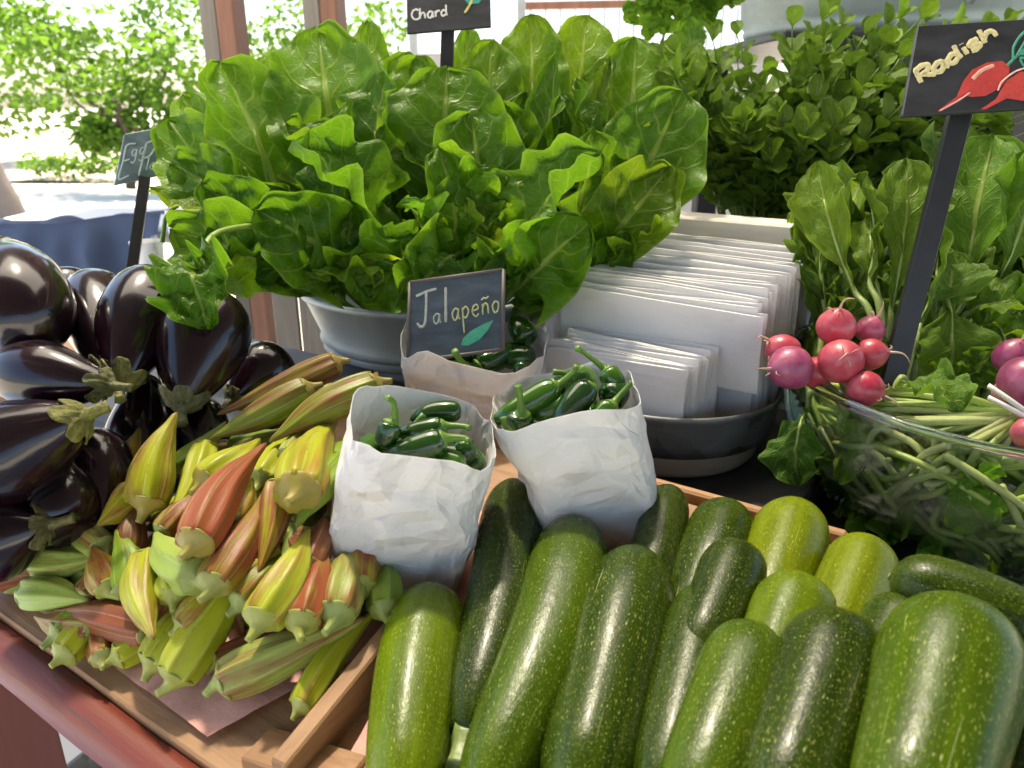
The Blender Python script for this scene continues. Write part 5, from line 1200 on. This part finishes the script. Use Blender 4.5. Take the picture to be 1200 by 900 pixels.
for pts in ([(.70, .52), (.80, .36), (.95, .16)], [(.74, .46), (.73, .30), (.80, .14), (.95, .04)], [(.76, .42), (.82, .22), (.88, .14)], [(.80, .36), (.90, .26), (.99, .22)], [(.78, .40), (.90, .38), (.99, .40)], [(.79, .46), (.84, .54), (.99, .56)], [(.78, .44), (.88, .46), (.98, .50)], [(.80, .30), (.92, .10), (.99, .08)]):
    RS.line(pts, .0024, sg, (.06, .36, .24), 'painted_leaf')
bar(at(1128, 120, .722), at(1044, 452, .735), .0205, .008, sg, (0, -1, .35))
# jalapeno
JS = Board(at(480, 331, .80), at(590, 316, .795), at(478, 424, .79), .006)
sg = empty('jalapeno_sign', JS.p(.5, 1), 'small blue-grey chalkboard reading Jalapeño with a green chalk pepper', 'sign')
JS.body(sg, 'slate_blue')
JS.word('J', .13, .58, .20, .40, .17, .0028, sg, (0.44, 0.47, 0.42), rot=-.02)
JS.word('a', .255, .57, .11, .20, .1, .0018, sg, (0.40, 0.45, 0.36), rot=-.04)
JS.word('l', .355, .57, .16, .34, .1, .0030, sg, (0.44, 0.47, 0.42), rot=-.04)
JS.word('apeno', .455, .56, .112, .24, .106, .0018, sg, (0.46, 0.50, 0.24), rot=-.06)
JS.blob([(.56, .88), (.58, .80), (.66, .72), (.78, .66), (.90, .62), (.84, .74), (.76, .84), (.64, .90)], sg, (.06, .40, .24), 'painted_pepper')
for a_, b_, w_ in (((0, 0), (1, 0), .0018), ((1, 0), (1, 1), .0024), ((1, 1), (0, 1), .0018), ((0, 1), (0, 0), .0018)):
    JS_V, JS_F = tube(np.array([JS.p(*a_), JS.p(*b_)]), [w_, w_], 6)[:2]; mesh('edge_strip', JS_V, JS_F, 'slate_frame', sg)
# chard
CS = Board(at(476, -34, 1.04), at(574, -42, 1.04), at(477, 39, 1.035))
sg = empty('chard_sign', at(520, 180, 1.06), 'black chalkboard reading Chard with a painted green leaf, above the chard', 'sign')
CS.body(sg, 'slate')
CS.word('Chard', .055, .80, .105, .165, .092, .0026, sg, (0.78, 0.78, 0.74), rot=-.05)
CS.blob([(.74, .62), (.66, .50), (.68, .36), (.80, .28), (.90, .36), (.92, .52), (.86, .62)], sg, (.05, .36, .28), 'painted_leaf')
CS.line([(.80, .50), (.76, .62), (.69, .76)], .0032, sg, (.62, .60, .18), 'painted_stalk', .0012)
bar(at(525, 30, 1.044), at(520, 200, 1.06), .0175, .008, sg, (0, -1, .35))
# eggplant
ES = Board(at(146, 157, 1.02), at(207, 146, 1.06), at(134, 217, 1.01))
sg = empty('eggplant_sign', at(152, 345, 1.0), 'blurred grey-blue chalkboard with pale chalk letters behind the eggplants', 'sign')
ES.body(sg, 'slate_pale')
CK = (0.52, 0.62, 0.64)
ES.word('E', .06, .90, .26, .66, .2, .0022, sg, CK); ES.word('gg', .20, .54, .17, .30, .15, .0016, sg, CK, rot=-.04)
ES.word('P', .42, .86, .30, .60, .3, .0026, sg, CK); ES.word('l', .68, .62, .2, .34, .2, .0022, sg, CK); ES.word('l', .82, .60, .2, .36, .2, .0022, sg, CK)
ES.word('la', .52, .84, .17, .22, .14, .0016, sg, CK)
bar(at(170, 208, 1.03), at(150, 350, .995), .0135, .010, sg, (.35, -1, .2))

# ------------------------------------------------------------------ things behind the stall
# tub and parsley at the upper right
BT = at(1060, 20, 1.62); BTZ = np.array([BT[0], BT[1], BT[2] - .05])
V, F = lathe(BTZ, [(0, .003), (.30, .003), (.315, .0), (.325, .02), (.322, .028), (.33, .036), (.345, .20), (.355, .205), (.35, .21), (.34, .20), (.31, .02), (0, .012)], 80)
bt = empty('zinc_trough', BTZ, 'large weathered galvanised tub on the shelf behind the herbs', 'tub')
mesh('tub_body', V, F, 'zinc_teal', bt)
V, F, UV = tube(curve3([BTZ + np.array([-.05, -.34, .04]), BTZ + np.array([-.03, -.37, .10]), BTZ + np.array([.02, -.37, .16])], 10), [.006] * 10, 8); mesh('handle', V, F, 'zinc', bt)
V, F = box8(BTZ + np.array([-.36, -.345, -.016]), (1.4, 0, 0), (0, .9, 0), (0, 0, .014), .003)
sh = empty('back_shelf', (BTZ[0], BTZ[1], 0), 'raised dark shelf carrying the large zinc tub', 'shelf'); mesh('shelf_top', V, F, 'darktable', sh, smooth=False)
V, F = box8((BTZ[0] - .28, BTZ[1] - .345, TZ - .2), (1.3, 0, 0), (0, .02, 0), (0, 0, BTZ[2] - .017 - TZ + .2), .003); mesh('front_panel', V, F, 'darktable', sh, smooth=False)  # dark backing added to block the bright background behind the greens
for dx in (-.30, .95):
    for dy in (-.33, .45):
        V, F = box8((BTZ[0] + dx, BTZ[1] + dy, 0.012), (.06, 0, 0), (0, .06, 0), (0, 0, BTZ[2] - .029), .004); mesh('leg', V, F, 'darktable', sh, smooth=False)
pb = at(870, -25, 1.5); pars = empty('parsley_bunch', pb, 'feathery bright green parsley hanging over the tub rim', 'herbs')
for i in range(26):
    ex, ey = rnd.uniform(735, 880), rnd.uniform(-20, 34); tip = at(ex, ey, rnd.uniform(1.40, 1.52))
    p = curve3([pb, (pb + tip) / 2 + np.array([0, 0, .03]), tip], 10); stalk(p, .0016, .0008, pars, (.20, .36, .05))
    for k in range(5):
        q_ = p[9 - k]
        for s_ in range(3):
            dr = unit(np.array([rnd.uniform(-1, 1), rnd.uniform(-.6, .2), rnd.uniform(-1, .6)])); L = rnd.uniform(.018, .034)
            V, F, UV, _ = leaf_geo(q_, q_ + dr * L, L * .75, (0, -1, .4), .002, .5, .004, rnd.random() * 9, 'herb', 7, 6)
            mesh('leaf', V, F, 'parsley', pars, UV, color=(1, 1, 1))
# posts
def post(px0, px1, label):
    a = at(px0[0], px0[1], 2.05); r_ = .052
    base = np.array([a[0], a[1], 0.0]); root = empty('wooden_post', base, label, 'post')
    ang = R(6); e1 = np.array([math.cos(ang), -math.sin(ang), 0]); e2 = np.array([math.sin(ang), math.cos(ang), 0])
    c = base - e1 * r_ * .2
    V, F = box8(c + np.array([0, 0, .012]) - e1 * .05, e1 * .046, e2 * .085, (0, 0, 2.7), .003); mesh('plank', V, F, 'post_grey', root, smooth=False)
    V, F = box8(c + np.array([0, 0, .012]) - e1 * .001 - e2 * .006, e1 * .046, e2 * .085, (0, 0, 2.7), .003); mesh('plank', V, F, 'post_red', root, smooth=False)
post((262, 40), None, 'wooden roof post of grey and red-brown planks, left of the chard'); post((381, 20), None, 'second wooden roof post rising behind the chard crown')
pw = empty('plank_panel', at_z(345, 420, 0) * np.array([1, 1, 0]), 'weathered vertical plank panel beside the zinc tub', 'panel')
pwx0 = at(322, 380, 1.72)
pw.location = (pwx0[0], pwx0[1], 0)
for k in range(9):
    q_ = np.array([pwx0[0] + .056 * k, pwx0[1] + .006 * (k % 3), .012])
    V, F = box8(q_, (.052, 0, 0), (0, .02, 0), (0, 0, at(322, 318, 1.72)[2] + .0 + .01 * ((k * 7) % 3)), .002); mesh('plank', V, F, 'post_grey', pw, smooth=False)
# neighbouring table with blue cloth, cups and tubs
bt0 = at(115, 278, 2.05); BTOP = bt0[2]
nb = empty('side_table', (bt0[0], bt0[1] + .4, 0), 'low folding table standing on the path under the blue cloth', 'table')
V, F = box8((bt0[0] - .5, bt0[1] + .115, BTOP - .035), (1.2, 0, 0), (0, .55, 0), (0, 0, .03), .003); mesh('tabletop', V, F, 'white', nb, smooth=False)
for dx in (-.46, .62):
    for dy in (.06, .56):
        V, F, UV = tube(np.array([[bt0[0] + dx, bt0[1] + dy, .0], [bt0[0] + dx, bt0[1] + dy, BTOP - .035]]), [.014, .014], 10); mesh('leg', V, F, 'zinc', nb)
def cloth(u, v):
    x = bt0[0] - .54 + .70 * u; s_ = v * .62
    fold = .030 * math.sin(x * 19) + .022 * math.sin(x * 33 + 1) + .012 * math.sin(x * 71)
    if s_ < .16: return np.array([x, bt0[1] + .20 - s_, BTOP + .016 + .03 * max(0, nz3((x, s_, 0), 9)) + .03 * max(0, math.sin(x * 6 + 1.0))])
    k = s_ - .16; bl = min(1, k / .06)
    return np.array([x, bt0[1] + .04 - .035 * bl - fold * bl - .02 * k, BTOP + .016 - k + .015 * (1 - bl) + .03 * max(0, math.sin(x * 6 + 1.0)) * (1 - bl)])
V, F, UV = grid(90, 50, cloth); tag(mesh('blue_cloth', V, F, 'blue', None, loc=bt0), 'rumpled blue cloth over the table behind the eggplants', 'cloth')
for (x, y, r_, h_, lab, mt, nm) in [(207, 318, .036, .085, 'clear plastic cup stack with ribbed sides in front of the tubs', 'plastic', 'plastic_cup'), (178, 318, .032, .075, 'pale ribbed cup stack next to the sign post', 'white', 'cup_stack'), (218, 298, .030, .11, 'white cup stack behind the clear cups', 'white', 'cup_stack'), (238, 318, .05, .05, 'low white tub beside the clear cups', 'white', 'plastic_tub')]:
    c = at_z(x, y + 8, BTOP + .002) if y > 300 else at_z(x, y + 6, BTOP + .002); c = np.array([c[0], min(c[1], bt0[1] + .55), BTOP + .002])
    pr = [(0, 0), (r_ * .75, 0)]; nrib = 6
    for k in range(nrib): pr += [(r_ * (.76 + .22 * k / nrib), h_ * (k + .1) / nrib), (r_ * (.80 + .22 * k / nrib), h_ * (k + .5) / nrib), (r_ * (.77 + .22 * k / nrib), h_ * (k + .9) / nrib)]
    pr += [(r_, h_), (r_ * .94, h_), (r_ * .72, .004), (0, .004)]
    V, F = lathe(c, pr, 32); tag(mesh(nm, V, F, mt, None, loc=c), lab, 'cup')
for (x, y, r_, lab) in [(118, 283, .035, 'tan round gourd on the blue cloth table'), (182, 272, .034, 'terracotta coloured round pot next to the sign post'), (147, 285, .028, 'small brown gourd left of the sign post')]:
    c = at(x, y, 2.35)
    V, F, UV = tube(np.array([c + np.array([0, 0, z_]) * r_ for z_ in np.linspace(-1, 1.25, 14)]), [r_ * k for k in (.3, .62, .82, .95, 1, 1, .96, .9, .78, .62, .42, .24, .12, .08)], 24, (1, 0, 0), lambda a, u: 1 + .04 * math.cos(8 * a))
    tag(mesh('gourd', V, F, 'terracotta', None, loc=c), lab, 'gourd')
# white ledge and railing beyond it
lg = at(560, 92, 2.7); ld = empty('white_counter', (lg[0] + .4, lg[1], 0), 'white painted counter ledge behind the chard', 'counter')
V, F = box8((lg[0] - .35, lg[1], lg[2] - .02), (1.35, 0, 0), (0, .35, 0), (0, 0, .10), .006); mesh('ledge', V, F, 'white', ld, smooth=False)
V, F = box8((lg[0] - .32, lg[1] + .05, .012), (1.29, 0, 0), (0, .25, 0), (0, 0, lg[2] - .034), .006); mesh('front_panel', V, F, 'white', ld, smooth=False)
ra = at(612, 8, 5.2); rl = empty('railing', (ra[0], ra[1], 0), 'thin barred railing with red top rail beyond the white counter', 'railing')
V, F = box8((ra[0], ra[1] - .02, ra[2] - .02), (1.7, .0, .03), (0, .05, 0), (0, 0, .05), .004); mesh('top_rail', V, F, 'post_red', rl, smooth=False)
for k in range(17):
    x = ra[0] + .05 + .1 * k; V, F = box8((x, ra[1], .0), (.014, 0, 0), (0, .014, 0), (0, 0, ra[2] - .02 + .001 * k), .001); mesh('bar', V, F, 'zinc', rl, smooth=False)
for x, lab in ((478, 'grey railing upright behind the chard sign'), (606, 'grey upright at the near end of the railing')):
    a = at(x, 20, 4.6); V, F = box8((a[0], a[1], 0), (.05, 0, 0), (0, .05, 0), (0, 0, 3.0), .004); tag(mesh('upright', V, F, 'zinc', None, smooth=False, loc=(a[0], a[1], 0)), lab, 'upright')

# bowl with cream squash under the table
lb = at_z(170, 940, .15); lbz = np.array([lb[0], lb[1], .012])
V, F = lathe(lbz, [(0, .0), (.06, .0), (.07, .01), (.13, .08), (.165, .15), (.172, .152), (.172, .158), (.163, .158), (.125, .085), (.06, .012), (0, .01)], 64)
tag(mesh('enamel_bowl', V, F, 'zinc_dark', None, loc=lbz), 'dark bowl with a pale rim below the table rail', 'bowl')
for dx, dy, dz, r_, lab in ((-.035, .05, .10, .055, 'cream squash in the bowl under the rail'), (.06, -.02, .09, .055, 'second cream squash in the low bowl')):
    c = lbz + np.array([dx, dy, dz]); V, F, UV = tube(np.array([c + np.array([0, 0, z_ * r_]) for z_ in np.linspace(-.95, .95, 14)]), [r_ * math.sqrt(max(.02, 1 - z_ * z_)) for z_ in np.linspace(-.99, .99, 14)], 28, (1, 0, 0), lambda a, u: 1 + .03 * math.cos(7 * a))
    tag(mesh('cream_squash', V, F, 'cream', None, loc=c), lab, 'squash')

# ------------------------------------------------------------------ trees and shrubs beyond the path
def leaf_cloud(name, centers, n, size, parent, mat='bush', seed=1):
    r2 = random.Random(seed); Vs = []; F = []; UV = []; k = 0
    for i in range(n):
        c, rx, ry, rz = centers[r2.randrange(len(centers))]
        while True:
            d = np.array([r2.uniform(-1, 1) for _ in range(3)])
            if d.dot(d) < 1: break
        p = np.asarray(c) + d * np.array([rx, ry, rz]); s = size * r2.uniform(.6, 1.3)
        a = unit([r2.uniform(-1, 1), r2.uniform(-1, 1), r2.uniform(-.9, .5)]); b = unit(np.cross(a, [r2.uniform(-1, 1), r2.uniform(-1, 1), r2.uniform(-1, 1)]))
        nr = np.cross(a, b)
        Vs += [p, p + a * s * .35 + b * s * .3 + nr * s * .05, p + a * s * .75 + b * s * .22 + nr * s * .02, p + a * s, p + a * s * .75 - b * s * .22 + nr * s * .02, p + a * s * .35 - b * s * .3 + nr * s * .05]
        F += [(k, k + 1, k + 2, k + 3), (k, k + 3, k + 4, k + 5)]
        UV += [(0, .5), (.35, 0), (.75, .1), (1, .5), (0, .5), (1, .5), (.75, .9), (.35, 1)]; k += 6
    return mesh(name, np.array(Vs), F, mat, parent, UV, color=(1, 1, 1))
def shrub(name, base, blobs, n, size, label, seed, trunk_h, trunk_r, cat='shrub'):
    root = empty(name, base, label, cat); base = np.asarray(base, float)
    V, F, UV = tube(curve3([base, base + np.array([.05, 0, trunk_h * .5]), base + np.array([0, 0, trunk_h])], 8), list(np.linspace(trunk_r, trunk_r * .6, 8)), 10); mesh('trunk', V, F, 'twig', root)
    r2 = random.Random(seed + 5)
    for c, rx, ry, rz in blobs:
        c = np.asarray(c); V, F, UV = tube(curve3([base + np.array([0, 0, trunk_h * .8]), (base + c) / 2 + np.array([r2.uniform(-.2, .2), 0, .2 * trunk_h]), c], 8), list(np.linspace(trunk_r * .5, trunk_r * .12, 8)), 6); mesh('branch', V, F, 'twig', root)
    leaf_cloud('crown', blobs, n, size, root, 'bush', seed)
def B(x, y, t_, r_, ry=None): c = at(x, y, t_); k = r_ * t_ / FPX; return (c, k, k * .7, ry * t_ / FPX if ry else k * .8)
shrub('leafy_tree', np.array([at(150, 200, 11)[0], at(150, 200, 11)[1], .1]), [B(60, 70, 11, 60), B(130, 60, 11.4, 70), B(190, 80, 11, 55), B(110, 120, 10.8, 60), B(170, 130, 11, 50), B(40, 30, 11.5, 50), B(200, 20, 11.6, 60), B(120, 160, 10.9, 36, 20), B(215, 150, 11, 30)], 3600, .13, 'sunlit leafy tree on the left beyond the bright path', 3, 1.2, .07, 'tree')
shrub('tall_shrub', np.array([at(310, 190, 13.5)[0], at(310, 190, 13.5)[1], .1]), [B(310, 60, 13.5, 40), B(345, 30, 13.8, 45), B(300, 120, 13.4, 45), B(350, 110, 13.6, 45), B(410, 60, 13.6, 45), B(450, 20, 14, 40)], 1300, .14, 'thin yellow-green shrub seen between the two posts', 8, 1.0, .05)
shrub('tall_shrub', np.array([at(-60, 190, 15)[0], at(-60, 190, 15)[1], .1]), [B(-40, 60, 15, 70), B(10, 40, 15, 50), B(20, 130, 15, 40)], 900, .14, 'sparse shrub at the far edge of the planting bed', 12, 1.0, .05)
for i, x in enumerate((40, 75, 105, 135, 270, 300)):
    g0 = at_z(x, 205, .12); shrub('low_plant', g0, [(g0 + np.array([0, 0, .2]), .32, .3, .18), (g0 + np.array([.2, .1, .15]), .3, .3, .15)], 160, .10, ['low dry plant nearest the pale trunk in the planting bed', 'small green tuft second from the trunk', 'small tuft third from the trunk', 'low plant just left of the blurred sign', 'low plant left of the first wooden post', 'low plant behind the first wooden post'][i], 40 + i, .08, .012)
tb = at_z(8, 262, 0.0)
V, F, UV = tube(curve3([tb + np.array([0.06, 0, -.05]), tb + np.array([-.02, 0, .25]), tb + np.array([-.22, .05, 1.0]), tb + np.array([-.45, .1, 3.2])], 24), list(np.linspace(.30, .20, 4)) + list(np.linspace(.19, .15, 20)), 24, (1, 0, 0), lambda a, u: 1 + .06 * math.cos(3 * a) + .03 * math.cos(7 * a + u * 9))
tk = empty('palm_trunk', tb, 'pale leaning tree trunk standing on the sunlit path', 'tree'); mesh('trunk', V, F, 'bark', tk)
top = tb + np.array([-.45, .1, 3.2]); leaf_cloud('crown', [(top + np.array([-.3, 0, .5]), 1.6, 1.4, .9)], 700, .3, tk, 'bush', 77)
